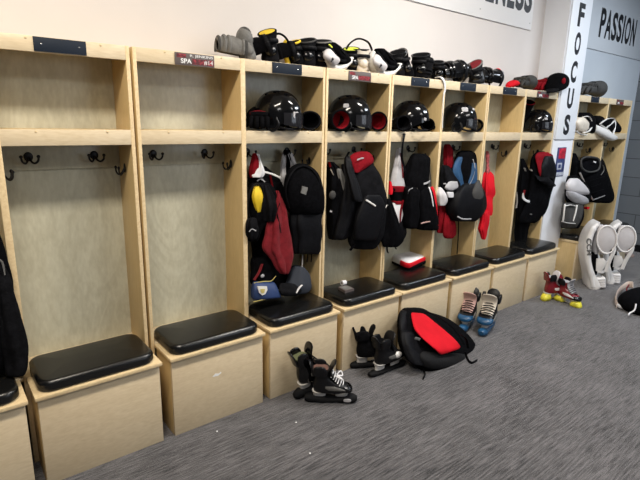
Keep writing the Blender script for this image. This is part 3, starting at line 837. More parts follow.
# ------------------------------------------------------------------ hanging gear, bay by bay
def ribbon(name, pts, wd, m, parent=None, flat=(0, 0, 1), ratio=.2, **k):
    """pts (u, v, y)"""
    P = [at(*p) for p in pts]
    o = finish(name, tube(B(), P, wd, 8, 4, (flat, ratio)), m, parent, origin=P[-1] if parent is None else None)
    if k: setp(o, k.get('label'), k.get('cat'), k.get('group'))
    return o


def gear(name, label, cat, u, v, y, group=None):
    p = at(u, v, y); return thing(name, label, cat, (p.x, p.y, p.z), (0, 0, 0), group)


# bay at the left edge
t = gear('jacket', 'black jacket hanging beside the divider at the left edge', 'jacket', 5, 375, -.03)
hang('body', [(215, -40, -6, -.03, .05), (250, -48, 3, -.03, .06), (290, -50, 13, -.03, .06), (330, -50, 18, -.03, .06), (368, -48, 14, -.03, .05)], blk_fab, t, seed=3, fold=.008)
hang('sleeve', [(262, -12, 5, -.06, .03), (290, -8, 14, -.065, .04), (320, -4, 21, -.065, .045), (338, -2, 27, -.065, .045), (360, 3, 27, -.06, .045), (373, 6, 24, -.06, .04)], blk_fab2, t, seed=5, fold=.004)
ribbon('collar_piping', [(-6, 258, -.09), (2, 262, -.10), (5, 275, -.10)], .004, mid_grey, t)

# third bay
t = gear('jersey', 'red and white jersey on a white hanger at the third bay left hook', 'jersey', 258, 290, .14)
hang('body', [(168, 250, 266, .15, .03), (185, 250, 281, .15, .045), (215, 251, 286, .15, .05), (250, 253, 291, .15, .05), (285, 254, 284, .14, .04)], blk_fab, t, seed=11, fold=.009)
hang('red_shoulder', [(154, 253, 256, .10, .015), (160, 252, 258, .10, .02), (170, 250, 259, .10, .025), (177, 250, 256, .10, .02)], red_fab, t, seed=2, fold=.003)
hang('white_collar', [(155, 256, 259, .10, .012), (165, 258, 262, .09, .015), (173, 254, 264, .09, .015), (177, 252, 262, .09, .015)], wht_fab, t, seed=4, fold=.003)
ribbon('hanger', [(252, 176, .08), (262, 172, .08), (272, 174, .09), (281, 178, .10)], .006, wht_plas, t)
ribbon('shoulder_stripe', [(270, 175, .10), (271.5, 182, .095), (273, 190, .09)], .012, red_fab, t, (0, 1, 0))
ribbon('white_marks', [(257, 181, .095), (261, 179, .09), (265, 182, .09)], .004, lt_grey, t)
t = gear('shoulder_pads', 'black shoulder pad with bright yellow lining hanging in the third bay', 'shoulder pads', 258, 240, .05)
hang('black_cup', [(184, 252, 270, .06, .03), (193, 249, 275, .05, .045), (207, 248, 278, .05, .05), (219, 248, 276, .05, .045), (228, 247, 262, .05, .035), (240, 248, 257, .05, .025)], blk_fab, t, seed=21)
hang('yellow_lining', [(187, 254, 260, .012, .012), (195, 253, 262, .005, .014), (204, 254, 262, .005, .014), (214, 256.5, 261, .010, .012)], yel_fab, t, seed=3, fold=.002)
hang('arm_cup', [(186, 262, 268, .03, .02), (196, 262, 273, .01, .03), (208, 262, 276, .0, .035), (220, 264, 273, .01, .03)], blk_fab2, t, seed=7)
ribbon('rim', [(251, 222, .0), (248, 210, .0), (249, 195, .0), (253, 186, .0), (259, 184, .0), (263, 192, .0), (264, 206, .0)], .008, blk_nylon, t, (0, 1, 0), .6)
hang('elbow_piece', [(219, 248, 256, .0, .02), (229, 247, 258, -.005, .03), (238, 248, 256, .0, .02)], blk_fab2, t, seed=8)
ribbon('white_edge', [(249, 232, -.035), (252, 229, -.04), (256, 231, -.035)], .003, lt_grey, t)
t = gear('towel', 'dark red towel hanging diagonally in the third bay', 'towel', 284, 278, .0)
hang('cloth', [(192, 276, 279, .05, .010), (203, 273, 283, .03, .016), (218, 270, 286, .01, .020), (235, 267, 289, .0, .022), (248, 264.5, 291, -.005, .022), (256, 269, 292, -.01, .020), (265, 275, 290, -.01, .018), (273, 281, 287, -.01, .012)], dk_red, t, power=2, seed=9, fold=.012, foldk=2, n=44)
ribbon('strap', [(280, 203, .005), (277, 212, -.012), (279, 222, -.02), (281, 233, -.022)], .004, blk_nylon, t)
t = gear('strap_pair', 'two pale grey straps on the middle hook of the third bay', 'straps', 288, 185, .16)
hang('strap', [(153, 283, 287, .16, .01), (163, 281.5, 285.5, .15, .012), (180, 281, 285, .14, .012), (196, 281, 285, .14, .01)], lt_grey, t, seed=3, fold=.003)
hang('strap', [(153, 287, 291, .15, .01), (163, 290, 295, .14, .012), (174, 289, 296, .13, .012), (184, 287, 291, .13, .01)], lt_grey, t, seed=5, fold=.003)
hang('dark_core', [(152, 285, 289, .15, .012), (170, 285, 290, .15, .014), (190, 284, 289, .15, .012)], blk_fab, t)
t = gear('equipment_bag', 'large rounded black bag with a small grey tag, third bay', 'bag', 306, 252, .02)
hang('dome', [(164, 298, 305, .05, .03), (168, 292, 312, .04, .05), (176, 287, 318, .03, .065), (190, 284.5, 322, .02, .07), (203, 286, 323, .02, .065), (213, 290, 322, .03, .05)], blk_fab, t, seed=31, fold=.003, amp=.004)
hang('skirt', [(208, 293, 321, .04, .045), (222, 291, 321.5, .035, .05), (238, 291, 321, .035, .05), (249, 292, 320, .04, .045), (253, 294, 317, .045, .04)], blk_nylon, t, seed=33, fold=.009, power=3)
ribbon('rim', [(289, 208, -.02), (285.5, 190, -.03), (291, 174, -.02), (301, 166, -.01), (313, 171, -.02), (321, 188, -.03), (321, 207, -.02)], .007, blk_fab2, t, (0, 1, 0), .6)
bm = B(); c = at(304, 190.5, -.052)
finish('tag', solid(bm, [at(302.5, 186, -.052), at(308, 187.5, -.052), at(306, 195, -.052), at(301, 193, -.052)], (0, .006, 0)), mid_grey, t, False)
for k, uu in enumerate((302, 307, 311)):
    ribbon('buckle_strap', [(uu, 250, .03), (uu + .5, 257, .03), (uu, 262 + 5 * (k == 0), .03)], .006, wht_fab if k == 0 else blk_nylon, t, (0, 1, 0))
t = gear('glove_bundle', 'black bundle with dark red stripes and a grey star, above the blue bag', 'bundle', 262, 284, .06)
hang('cloth', [(258, 252, 268, .08, .035), (268, 252, 272, .07, .05), (277, 252, 272, .06, .055), (284, 253, 268, .06, .05)], blk_fab, t, seed=40)
ribbon('red_stripe', [(262, 264, .018), (259, 272, .005), (254, 280, .0)], .014, dk_red, t, (0, 1, 0))
finish('star', ball(B(), at(262.5, 276, .0), .012, 1.2, .4, 1), lt_grey, t)
t = gear('wash_bag', 'small blue bag with a white shield emblem and gold piping on the cushion', 'bag', 266, 300, -.04)
zc = .531
pw = [(282.5, 254, 274, .0, .03), (288, 252.5, 277, -.01, .045), (295, 252, 280, -.015, .05), (299, 252.5, 277, -.015, .04, 296)]
hang('bag_body', pw, blu_bag, t, power=3, seed=44, fold=.002, amp=.003)
ribbon('piping', [(253, 302, -.045), (262, 300, -.06), (272, 297, -.062), (279, 294, -.05), (280, 290, -.03)], .003, gold, t)
ribbon('piping', [(254, 283, -.01), (264, 281.5, -.02), (271, 281, -.02), (276, 276, -.01)], .003, gold, t)
bm = B(); solid(bm, [at(257.5, 286.5, -.066), at(267, 286.5, -.066), at(267.5, 290, -.068), at(265.5, 294, -.069), at(262.5, 295.5, -.069), at(259.5, 293, -.068)], (0, .008, 0))
sh = finish('shield', bm, wht_plas, t, False)
finish('shield_core', solid(B(), [at(260.5, 289, -.071), at(265, 289, -.071), at(264.5, 292.5, -.071), at(262.6, 293.5, -.071), at(261, 292, -.071)], (0, .003, 0)), gold, sh, False)
t = gear('ball_cap', 'dark navy cap with a white mark on the cushion under the towel', 'cap', 298, 296, .0)
hang('crown', [(267, 294, 303, .05, .035), (273, 290, 308, .04, .055), (281, 287, 310, .02, .065), (287, 284, 310, .01, .065), (292, 283, 304, .0, .055)], mat('navy_cap', (.012, .016, .026), .8, bump=.3, bscale=120), t, seed=50, fold=.003)
hang('brim', [(284, 280, 296, -.02, .02), (290, 279, 301, -.05, .03), (295, 281, 297, -.06, .02)], blk_fab2, t, seed=51, fold=.001)
ribbon('white_mark', [(296, 293, -.085), (299, 288, -.075), (302, 285, -.068)], .009, wht_fab, t, (0, 1, 0))

# fourth bay
t = gear('hockey_jersey', 'black and grey jersey at the left side of the fourth bay', 'jersey', 335, 240, .08)
hang('body', [(163, 329, 334, .10, .02), (172, 329, 341, .09, .04), (188, 329, 348, .08, .05), (205, 329, 351, .08, .055), (225, 329, 345, .08, .05), (238, 330, 336, .08, .03)], blk_fab, t, seed=61)
hang('grey_panel', [(170, 337, 342, .045, .01), (182, 340, 346, .035, .012), (194, 343, 347, .03, .010)], mid_grey, t, seed=2, fold=.002)
ribbon('red_tab', [(329, 162, .07), (330.5, 167, .06)], .012, red_fab, t, (0, 1, 0))
ribbon('white_tab', [(330.5, 169, .06), (332, 172, .05), (333.5, 175, .05)], .006, wht_fab, t, (0, 1, 0))
finish('dark_disc', ball(B(), at(332.5, 195, .025), .03, 1, .4, 1), dk_grey, t)
ribbon('white_mark', [(330, 211, .02), (332, 212, .02)], .006, lt_grey, t)
t = gear('hockey_pants', 'black padded pants hanging between the jersey and the red topped backpack', 'pants', 343, 240, .06)
hang('leg', [(166, 342, 350, .08, .03), (180, 343, 358, .05, .045), (200, 341, 358, .03, .05), (220, 338, 354, .03, .05), (234, 335, 350, .03, .045), (239, 335, 345, .03, .03)], blk_nylon, t, seed=63, fold=.004)
t = gear('backpack', 'black hanging backpack with a dark red top and a white reflective strip', 'backpack', 366, 250, .02)
hang('bag_body', [(158, 350, 370, .07, .04), (168, 348, 374, .05, .06), (182, 348, 381, .03, .07), (197, 350, 384.5, .02, .075), (212, 351, 385, .02, .075), (228, 350, 382, .02, .075), (242, 350, 377, .03, .065), (248, 353, 373, .03, .05)], blk_fab2, t, seed=65, fold=.005, power=2.6)
hang('front_pocket', [(196, 365, 380, -.06, .02), (206, 360, 384, -.06, .03), (222, 355, 381, -.06, .03), (238, 354, 376, -.05, .03)], blk_nylon, t, seed=66, fold=.001, power=3, amp=.002)
hang('red_top', [(152, 357, 368, .03, .02), (156, 351, 371, .01, .03), (162, 350, 372, .0, .03), (167, 351.5, 366, -.005, .025), (172, 354, 359, -.01, .015)], red_fab, t, seed=67, fold=.002)
ribbon('grey_marks', [(357, 160, -.035), (361, 158.5, -.035), (364, 158, -.03)], .005, lt_grey, t)
hang('side_strap', [(158, 345, 351, .03, .02), (172, 346, 354, -.01, .02), (186, 350, 359, -.04, .02), (200, 354, 362, -.06, .02)], blk_nylon, t, seed=68, fold=.002)
ribbon('white_tag', [(349.5, 183, -.03), (352, 186, -.045), (355, 188, -.05)], .008, wht_fab, t, (0, 1, 0))
ribbon('reflective_strip', [(366, 200, -.088), (371, 203, -.092), (375.5, 206, -.092)], .0065, wht_plas, t, (0, 0, 1), .4)
ribbon('carry_loop', [(349, 152, .10), (347, 157, .06), (349, 166, .03)], .010, blk_nylon, t, (0, 1, 0))
ribbon('strap', [(355, 244, .0), (352, 248, -.01), (350, 250.5, -.01)], .014, blk_nylon, t, (0, 1, 0))
ribbon('white_cord', [(376.5, 241, .0), (378, 245, -.01), (379.5, 250, -.01)], .006, wht_plas, t, (0, 1, 0))

# fifth bay
t = gear('jersey', 'white jersey with black and red bands at the left of the fifth bay', 'jersey', 397, 231, .06)
hang('upper_part', [(149, 397, 401, .12, .012), (158, 395.5, 402, .10, .022), (172, 392.5, 403, .08, .03), (187, 390, 404, .06, .035), (190, 390, 404, .06, .036)], lt_grey, t, seed=71, fold=.004)
hang('black_band', [(187.5, 389.5, 404, .06, .037), (191, 390, 404, .06, .039), (200, 391.5, 404.5, .06, .039), (203, 392, 404.5, .06, .037)], blk_fab, t, seed=72, fold=.002)
hang('red_band', [(186, 390, 403.5, .06, .0385), (190, 390, 403.8, .06, .0405), (191.5, 390.3, 403.8, .06, .0385)], red_fab, t, seed=72, fold=.001)
hang('red_band', [(200.5, 391.5, 404.3, .06, .0385), (202.5, 392, 404.4, .06, .0405), (204, 392.2, 404.2, .06, .0385)], red_fab, t, seed=72, fold=.001)
hang('lower_part', [(203, 391.5, 404, .06, .035), (213, 391, 404, .05, .035), (223, 390, 402, .05, .03), (229, 396, 400, .05, .014)], wht_fab, t, seed=73, fold=.005)
ribbon('red_side', [(403, 200, .015), (401, 210, .008), (400, 222, .01)], .010, red_fab, t, (0, 1, 0))
ribbon('red_stripe', [(400.5, 153, .08), (402, 165, .055), (403, 178, .03)], .007, dk_red, t, (0, 1, 0))
hang('orange_patch', [(182, 388.5, 391, .02, .012), (189, 388.5, 392, .02, .014), (194, 389, 391, .02, .012)], bright_red, t, seed=1, fold=.001)
t = gear('shoulder_pads', 'black straps and pads dangling low at the left of the fifth bay', 'pads', 392, 252, .0)
hang('pad', [(200, 383, 389, .0, .03), (212, 382.5, 393, -.01, .04), (225, 383, 397, -.01, .045), (238, 381, 402, -.01, .045), (246, 383, 396, -.01, .03)], blk_fab, t, seed=75)
hang('pad', [(222, 396, 404, .04, .03), (232, 394, 405, .03, .035), (240, 395, 401, .03, .02)], blk_fab2, t, seed=76)
ribbon('dangling_strap', [(388, 244, -.03), (387, 249, -.03), (388, 253, -.03)], .010, blk_nylon, t, (0, 1, 0))
ribbon('dangling_strap', [(395, 240, -.03), (394.5, 245, -.03), (396, 249, -.03)], .010, blk_nylon, t, (0, 1, 0))
ribbon('white_tab', [(385.5, 208, -.045), (387, 205, -.04), (389, 206, -.035)], .005, wht_plas, t, (0, 1, 0))
t = gear('strap', 'black strap hanging down from the shelf over the white jersey', 'strap', 401, 160, .02)
ribbon('webbing', [(405, 131, .03), (404, 136, -.012), (402.5, 146, -.014), (402, 158, .03), (404.5, 168, .05), (406, 176, .05)], .011, blk_nylon, t, (1, 0, 0), .3)
t = gear('hooded_top', 'black hood and top hanging from the right hook of the fifth bay', 'hoodie', 415, 215, .03)
hang('hood', [(154, 414, 423, .07, .03), (159, 411, 428, .05, .05), (168, 408, 428, .04, .06), (180, 405, 427, .03, .06), (192, 404.5, 426, .03, .055), (208, 404.5, 424, .04, .05)], blk_fab, t, seed=81)
hang('grey_shoulder', [(162, 425, 429, .09, .02), (173, 424, 432, .08, .03), (184, 423, 431.5, .07, .03), (192, 424, 430, .06, .02)], dk_grey, t, seed=82)
ribbon('zip', [(408, 194, -.02), (409, 190, -.03), (413, 188, -.035)], .003, lt_grey, t)
ribbon('mesh_strap', [(417, 188, -.03), (418, 194, -.02), (417, 202, -.02)], .007, mid_grey, t, (0, 1, 0))
t = gear('hockey_pants', 'black hockey pants with a red and white side stripe', 'pants', 420, 230, .0)
hang('leg', [(188, 405, 417, .01, .04), (200, 404.5, 417, .0, .05), (215, 404, 417, .0, .05), (227, 405, 416, .0, .045)], blk_fab, t, seed=84, fold=.003, power=2.8)
hang('leg', [(188, 417, 431, .01, .04), (197, 417, 433, -.01, .05), (210, 417, 435, -.015, .055), (222, 417.5, 436.5, -.015, .055), (229, 418, 436, -.01, .05)], blk_fab, t, seed=85, fold=.003, power=2.8)
ribbon('red_stripe', [(431, 187, -.02), (433.5, 193, -.04), (435, 205, -.05), (436.5, 226, -.045)], .020, bright_red, t, (1, -.3, 0), .35)
ribbon('white_piping', [(429, 187, -.04), (431, 193, -.063), (433, 205, -.068), (435, 227, -.062)], .006, wht_fab, t, (1, -.3, 0), .5)
ribbon('hem_lettering_band', [(421, 223.5, -.071), (427, 222, -.073), (434, 221, -.062)], .0055, pink, t, (0, 0, 1), .4)
ribbon('belt_tabs', [(423, 184, -.03), (427, 183, -.035), (430, 181, -.03)], .008, lt_grey, t)
t = gear('folded_jersey', 'folded white jersey with red and black hem on a black cushion', 'jersey', 406, 270, .02)
p0 = atz(404, 266, .53)
bm = B()
a, b, c, d = atz(388, 259, .532), atz(407, 269, .532), atz(426, 261, .532), atz(402, 252, .532)
ce = (a + b + c + d) / 4
def quadloft(k0, k1, z0, z1, mm, nm):
    q = [ce + (p - ce) * k0 for p in (a, b, c, d)]
    e1 = ((q[1] + q[2]) / 2 - (q[0] + q[3]) / 2) / 2; e2 = ((q[2] + q[3]) / 2 - (q[0] + q[1]) / 2) / 2
    cc = Vector((ce.x, ce.y, 0))
    e1.z = e2.z = 0; e1 = e1 * 1.22; e2 = e2 * 1.25
    return finish(nm, loft(B(), [(cc + Vector((0, 0, z0)), e1 * .96, e2 * .96), (cc + Vector((0, 0, z0 + (z1 - z0) * .3)), e1, e2), (cc + Vector((0, 0, z0 + (z1 - z0) * .8)), e1 * k1, e2 * k1), (cc + Vector((0, 0, z1)), e1 * k1 * .85, e2 * k1 * .85)], 36, 4.5, 4, True, .006, 14), mm, t)
quadloft(1.0, .98, .529, .556, blk_fab, 'black_hem')
quadloft(1.0, .97, .548, .606, wht_fab, 'white_cloth')
q = [ce + (p - ce) * 1.22 for p in (a, b, c, d)]
finish('red_hem', tube(B(), [Vector((p.x, p.y, .574)) for p in (q[0].lerp(q[1], .72), q[1].lerp(q[2], .06), q[1].lerp(q[2], .5), q[2].lerp(q[1], .06))], .022, 12, 5, ((0, 0, 1), .45)), bright_red, t)
finish('black_edge', tube(B(), [Vector((p.x + .012, p.y - .004, .551)) for p in (q[0].lerp(q[1], .78), q[1].lerp(q[2], .08), q[1].lerp(q[2], .5), q[2].lerp(q[1], .04))], .016, 12, 5, ((0, 0, 1), .6)), blk_fab, t)
e1 = ((b + c) / 2 - (a + d) / 2); e1.z = 0

# small box on the fourth cushion
t = gear('small_box', 'small dark printed box lying on the fourth black cushion', 'box', 346, 291, -.1)
P = [atz(338, 289.5, .534), atz(345, 293.5, .534), atz(354, 291, .534), atz(346, 287.5, .534)]
for p in P: p.z = .534
finish('carton', solid(B(), P, (0, 0, .020)), carton, t, False)
e = (P[1] - P[0]) * .12; f = (P[3] - P[0]) * .15
finish('lid_print', solid(B(), [P[0] + e + f + Vector((0, 0, .020)), P[1] - e + f + Vector((0, 0, .020)), P[2] - e - f + Vector((0, 0, .020)), P[3] + e - f + Vector((0, 0, .020))], (0, 0, .001)), mid_grey, t, False)
p = atz(343.5, 285, .534)
t = thing('tape_roll', 'small white roll standing behind the printed box on the cushion', 'tape', (p.x, p.y, .534))
bm = B(); tube(bm, [(-.018, 0, .018), (.018, 0, .018)], .018, 20, 1); put_local(t, 'roll', bm, wht_fab)
bm = B(); tube(bm, [(-.0185, 0, .018), (.0185, 0, .018)], .008, 16, 1); put_local(t, 'core', bm, carton)

# sixth bay
t = gear('red_cloth', 'red cloth on the left hook of the sixth bay', 'cloth', 447, 172, .12)
hang('cloth', [(145, 445, 450, .14, .015), (152, 444.5, 452, .13, .022), (162, 444.5, 452, .12, .024), (171, 446, 450, .12, .018)], red_fab, t, seed=91, fold=.006)
t = gear('shoulder_pads', 'black and pale grey padded chest piece hanging in the sixth bay', 'shoulder pads', 450, 204, .04)
hang('chest', [(166, 443, 448, .08, .02), (172, 442.5, 454, .06, .04), (182, 442, 459, .05, .05), (191, 443, 460, .04, .05), (202, 447, 458, .05, .04)], blk_fab2, t, seed=92)
hang('grey_plate', [(182, 449, 457, -.01, .012), (187, 445, 458, -.015, .015), (190, 447, 454, -.015, .012)], lt_grey, t, seed=3, fold=.001)
hang('shoulder_cap', [(188, 438.5, 441, .0, .015), (194, 438, 445, -.02, .025), (200, 438, 447, -.02, .028), (205, 439, 444, -.02, .02)], pad_grey, t, seed=5, fold=.002)
hang('white_label', [(192.5, 447, 453, -.012, .008), (197, 448, 453, -.012, .008)], wht_fab, t, seed=5, fold=.0, power=4)
ribbon('white_marks', [(443.5, 184, .0), (445, 183.5, -.01), (447, 185, -.015)], .005, lt_grey, t)
t = gear('equipment_bag', 'black bag with a blue lining and white hem lettering, sixth bay', 'bag', 465, 222, .03)
hang('back_shell', [(151, 461, 471, .10, .02), (155, 457.5, 474, .08, .04), (168, 454, 477, .07, .05), (184, 455, 480, .06, .055), (198, 456, 482, .05, .06)], blk_fab, t, seed=94)
hang('blue_lining', [(158, 458, 462, .04, .012), (166, 454, 460, .03, .016), (175, 453.5, 462, .02, .018), (184, 458, 464, .015, .016), (190, 463, 467, .01, .012)], blu_fab, t, seed=95, fold=.002)
hang('blue_lining', [(164, 472, 475.5, .02, .012), (174, 471, 477, .01, .014), (184, 468, 476, .005, .014), (190, 466, 471, .0, .012)], blu_fab, t, seed=96, fold=.001)
ribbon('pale_piping', [(473, 159, .01), (475, 168, .0), (473, 178, -.01), (468, 187, -.015)], .0035, lt_grey, t)
hang('lower_bag', [(184, 460, 478, .03, .05), (193, 452, 482, .02, .07), (204, 450, 483, .01, .075), (213, 450, 480, .01, .07), (220, 451, 473, .02, .06)], blk_nylon, t, seed=97, fold=.007, power=3.6)
hang('side_pocket', [(181, 476, 479, .0, .02), (190, 472, 482, -.03, .03), (199, 471, 483, -.035, .03), (203, 474, 481, -.03, .02)], dk_grey, t, seed=98, fold=.001)
ribbon('hem_lettering_band', [(457.5, 216.5, -.062), (463, 219, -.068), (471, 219, -.055)], .006, lt_grey, t, (0, 0, 1), .4)
ribbon('dangling_strap', [(458.5, 220, .0), (458.3, 235, .02), (457, 254, .02)], .006, blk_nylon, t, (0, 1, 0))
t = gear('jersey', 'dark red jersey showing below the black gear of the sixth bay', 'jersey', 447, 238, .10)
hang('body', [(203, 440, 451, .10, .02), (213, 439, 452, .09, .028), (222, 438.5, 452, .08, .03), (232, 438, 444, .08, .02)], red_fab, t, seed=101, fold=.008)
hang('sleeve', [(214, 445, 452, .05, .018), (224, 444, 455, .04, .026), (234, 443.5, 456, .04, .028), (238, 445, 452, .04, .018)], red_fab, t, seed=102, fold=.005)

# seventh bay
t = gear('shirt', 'bright red shirt hanging along the post left of the empty seventh bay', 'shirt', 483, 238, .03)
hang('body', [(172, 486, 490, .09, .015), (176, 485, 491.5, .07, .022), (186, 484, 492.5, .05, .026), (194, 484, 493, .045, .026), (199, 483.5, 490.5, .045, .026), (214, 482, 490, .035, .026)], bright_red, t, seed=105, fold=.012, power=4)
hang('sleeve', [(212, 482, 488.5, .01, .018), (222, 480.5, 487.5, .01, .022), (229, 479.5, 486.5, .01, .020), (234, 481, 486, .01, .014), (239, 482.5, 484.5, .01, .008)], bright_red, t, seed=106, fold=.006, power=4)
hang('printed_collar', [(152, 486.5, 488, .11, .008), (160, 486.5, 489, .10, .012), (172, 486, 489.5, .085, .014)], mat('plaid_red', (.55, .10, .10), .8, n=(60, .8)), t, seed=107, fold=.002)

# eighth bay
t = gear('hockey_jersey', 'black jersey with white and red marks at the left of the eighth bay', 'jersey', 523, 243, .10)
hang('body', [(160, 521, 524, .12, .015), (172, 521, 529, .10, .03), (188, 519, 531, .09, .04), (202, 518, 532, .08, .045), (216, 517, 530, .08, .045), (230, 516, 527, .09, .04), (242, 515.5, 526, .10, .035)], blk_fab, t, seed=111)
ribbon('white_swoosh', [(523, 193, .02), (523.5, 198, .01), (527, 201, .0), (533, 202.5, .0)], .012, wht_fab, t, (0, 0, 1), .3)
ribbon('red_mark', [(524.5, 190, .02), (523.5, 195, .015)], .012, dk_red, t, (0, 1, 0))
ribbon('white_mark', [(524.5, 168, .05), (525.5, 171, .05)], .010, lt_grey, t, (0, 1, 0))
ribbon('white_mark', [(516.5, 192, .04), (517, 202, .04), (516, 208, .04)], .009, lt_grey, t, (0, 1, 0))
t = gear('backpack', 'black backpack with red inner lining overhanging towards the white column', 'backpack', 538, 225, .0)
hang('bag_body', [(152, 537, 551, .07, .03), (158, 533, 553, .05, .05), (168, 531, 554, .03, .06), (180, 531, 553, .02, .065), (192, 529, 549, .02, .065), (204, 525, 547, .03, .06), (215, 520, 543, .04, .05), (222, 518, 535, .05, .04)], blk_fab, t, seed=113)
hang('red_lining', [(152.5, 538, 551, .03, .02), (156, 535.5, 553, .0, .025), (161, 536, 552, -.01, .02), (168, 538, 545, -.03, .015), (176, 540, 543, -.04, .012)], red_fab, t, seed=114, fold=.002)
hang('hood_opening', [(157, 544, 552, -.02, .03), (166, 541.5, 554, -.04, .04), (177, 541, 553.5, -.05, .035)], blk_nylon, t, seed=115, fold=.001)
finish('flap', loft(B(), [(at(538, 178, -.05), Vector((.02, 0, 0)), Vector((0, .03, .03))), (at(545, 181, -.06), Vector((.0, .0, .05)), Vector((.01, .04, 0))), (at(551, 184, -.07), Vector((0, 0, .035)), Vector((.01, .03, 0))), (at(555, 185.5, -.08), Vector((0, 0, .01)), Vector((0, .01, 0)))], 20, 2, 4), blk_fab2, t)
ribbon('white_tag', [(530.5, 169.5, -.01), (532, 171, -.02)], .012, wht_fab, t, (0, 1, 0))
ribbon('small_marks', [(530, 214, -.01), (533, 214.5, -.01)], .006, mid_grey, t)

# bay beyond the column
t = gear('hockey_jersey', 'plain black garment just right of the white column beyond it', 'garment', 572, 190, .1)
hang('body', [(154, 571.5, 575, .13, .02), (161, 570.5, 577, .11, .04), (173, 569.5, 578, .10, .05), (187, 569, 576, .10, .04)], blk_fab, t, seed=121)
t = gear('chest_protector', 'black quilted chest protector hanging in the bay beyond the column', 'chest protector', 598, 205, -.02)
hang('quilted_body', [(157, 583, 600, .09, .04), (163, 580, 603, .06, .07), (174, 579, 606, .04, .085), (186, 581, 609.5, .03, .09), (196, 585, 612, .03, .085), (202, 590, 610, .03, .07)], blk_fab, t, seed=122, fold=.003)
for k, vv in enumerate((178, 184, 190)):
    ribbon('quilt_seam', [(590 + k, vv + 3, -.045), (599 + k, vv, -.056), (607 + k, vv - 2, -.04)], .004, blk_fab2, t)
finish('neck_rim', tube(B(), [at(581, 160, -.02), at(586, 157, .0), at(597, 158, .0), at(600, 163, -.03), at(598, 170, -.05), at(589, 172, -.055), at(582, 168, -.04), at(581, 160, -.02)], .011, 8, 4), dk_grey, t)
ribbon('white_mark', [(593.5, 161.5, -.03), (596, 162.5, -.035)], .008, wht_plas, t)
ribbon('white_lettering_band', [(594, 199.5, -.066), (600, 197.5, -.069), (605, 195.5, -.06)], .005, lt_grey, t, (0, 0, 1), .4)
ribbon('grey_stripe', [(603, 165, -.04), (604, 170, -.05), (601, 175, -.058)], .006, mid_grey, t, (0, 1, 0))
ribbon('red_tab', [(584, 207, .0), (586, 209, -.01), (588, 207, -.01)], .024, bright_red, t, (0, 1, 0))
ribbon('side_edge', [(580, 173, -.04), (584, 182, -.06), (589, 193, -.06), (593, 200, -.055)], .012, pad_grey, t, (0, 1, 0), .5)
t = gear('goalie_glove', 'grey and black goalie glove hanging in front of the column edge', 'goalie glove', 572, 230, -.1)
hang('thumb_lobe', [(179, 570, 578, -.10, .03), (185, 566.5, 584, -.11, .045), (191, 567.5, 588, -.11, .045), (194, 574, 588, -.10, .03)], pad_grey, t, seed=131, fold=.002)
hang('palm_lobe', [(192, 567, 574, -.13, .03), (197, 568, 585, -.13, .045), (202, 573, 588, -.12, .04), (204, 578, 585, -.12, .02)], lt_grey, t, seed=132, fold=.002)
hang('black_backing', [(177, 568, 579, -.07, .03), (188, 565.5, 589, -.07, .045), (199, 566, 590, -.07, .045), (206, 568, 583, -.08, .04), (216, 563, 583, -.08, .05), (227, 561.5, 578, -.08, .045)], blk_fab, t, seed=133)
hang('cuff', [(204, 564, 582, -.11, .035), (214, 562.5, 581, -.12, .045), (222, 562, 578, -.12, .045), (227, 563, 575, -.11, .035)], dk_grey, t, seed=134, power=3)
for pts in ([(565, 204, -.15), (564, 212, -.165), (563, 221, -.165)], [(577, 205, -.15), (575.5, 213, -.168), (573, 221, -.165)], [(565, 206, -.155), (570, 205, -.16), (576, 206, -.155)], [(562, 221.5, -.16), (568, 223, -.168), (575, 223.5, -.155)]):
    ribbon('white_edge', pts, .009, wht_plas, t, (0, 1, 0), .5)
# goalie gloves on the far shelf
t = gear('goalie_glove', 'white goalie catching glove bulging over the shelf beside the column', 'goalie glove', 586, 133, .02)
hang('pocket', [(113, 580, 588, .10, .05), (118, 577, 592, .07, .075), (125, 576, 593, .05, .085), (131, 578, 592, .05, .07), (133, 582, 590, .05, .05)], blk_fab, t, seed=141)
hang('white_lobe', [(118, 577, 584, .0, .03), (123, 576, 588, -.02, .04), (129, 577, 587, -.02, .035), (132, 580, 585, -.01, .02)], cream, t, seed=142, fold=.002)
for pts in ([(583, 117, -.01), (588, 116.5, -.01), (591, 120, -.01), (591, 127, -.02)], [(584, 119, -.03), (587, 123, -.045), (588, 129, -.045)], [(576.5, 131, -.03), (581, 134.5, -.055), (587, 135, -.05)], [(583, 133, -.04), (589, 131, -.04), (592, 126, -.02)]):
    ribbon('white_trim', pts, .012, wht_plas, t, (0, 1, 0), .5)
t = gear('goalie_blocker', 'black and white goalie blocker lying across the far shelf', 'blocker', 608, 136, .02)
hang('board', [(116, 596, 604, .10, .05), (120, 595, 613, .07, .07), (127, 598, 618, .05, .08), (132, 603, 618, .04, .06)], blk_fab, t, seed=145)
finish('white_face', loft(B(), [(at(594, 128, .0), Vector((0, 0, .04)), Vector((0, .03, 0))), (at(602, 132, -.03), Vector((0, .0, .05)), Vector((.0, .04, 0))), (at(611, 137, -.05), Vector((0, .0, .045)), Vector((.0, .04, 0))), (at(616, 138, -.04), Vector((0, 0, .02)), Vector((0, .02, 0)))], 20, 2.4, 4), wht_plas, t)
for pts in ([(600, 124, -.01), (607, 119, .0), (614, 119, .0), (615, 126, -.02), (613, 134, -.04)], [(601, 125, -.02), (607, 129, -.04), (611, 133, -.05)], [(606, 128, -.035), (611, 124, -.02), (614, 121, -.01)]):
    ribbon('white_trim', pts, .012, wht_plas, t, (0, 1, 0), .5)
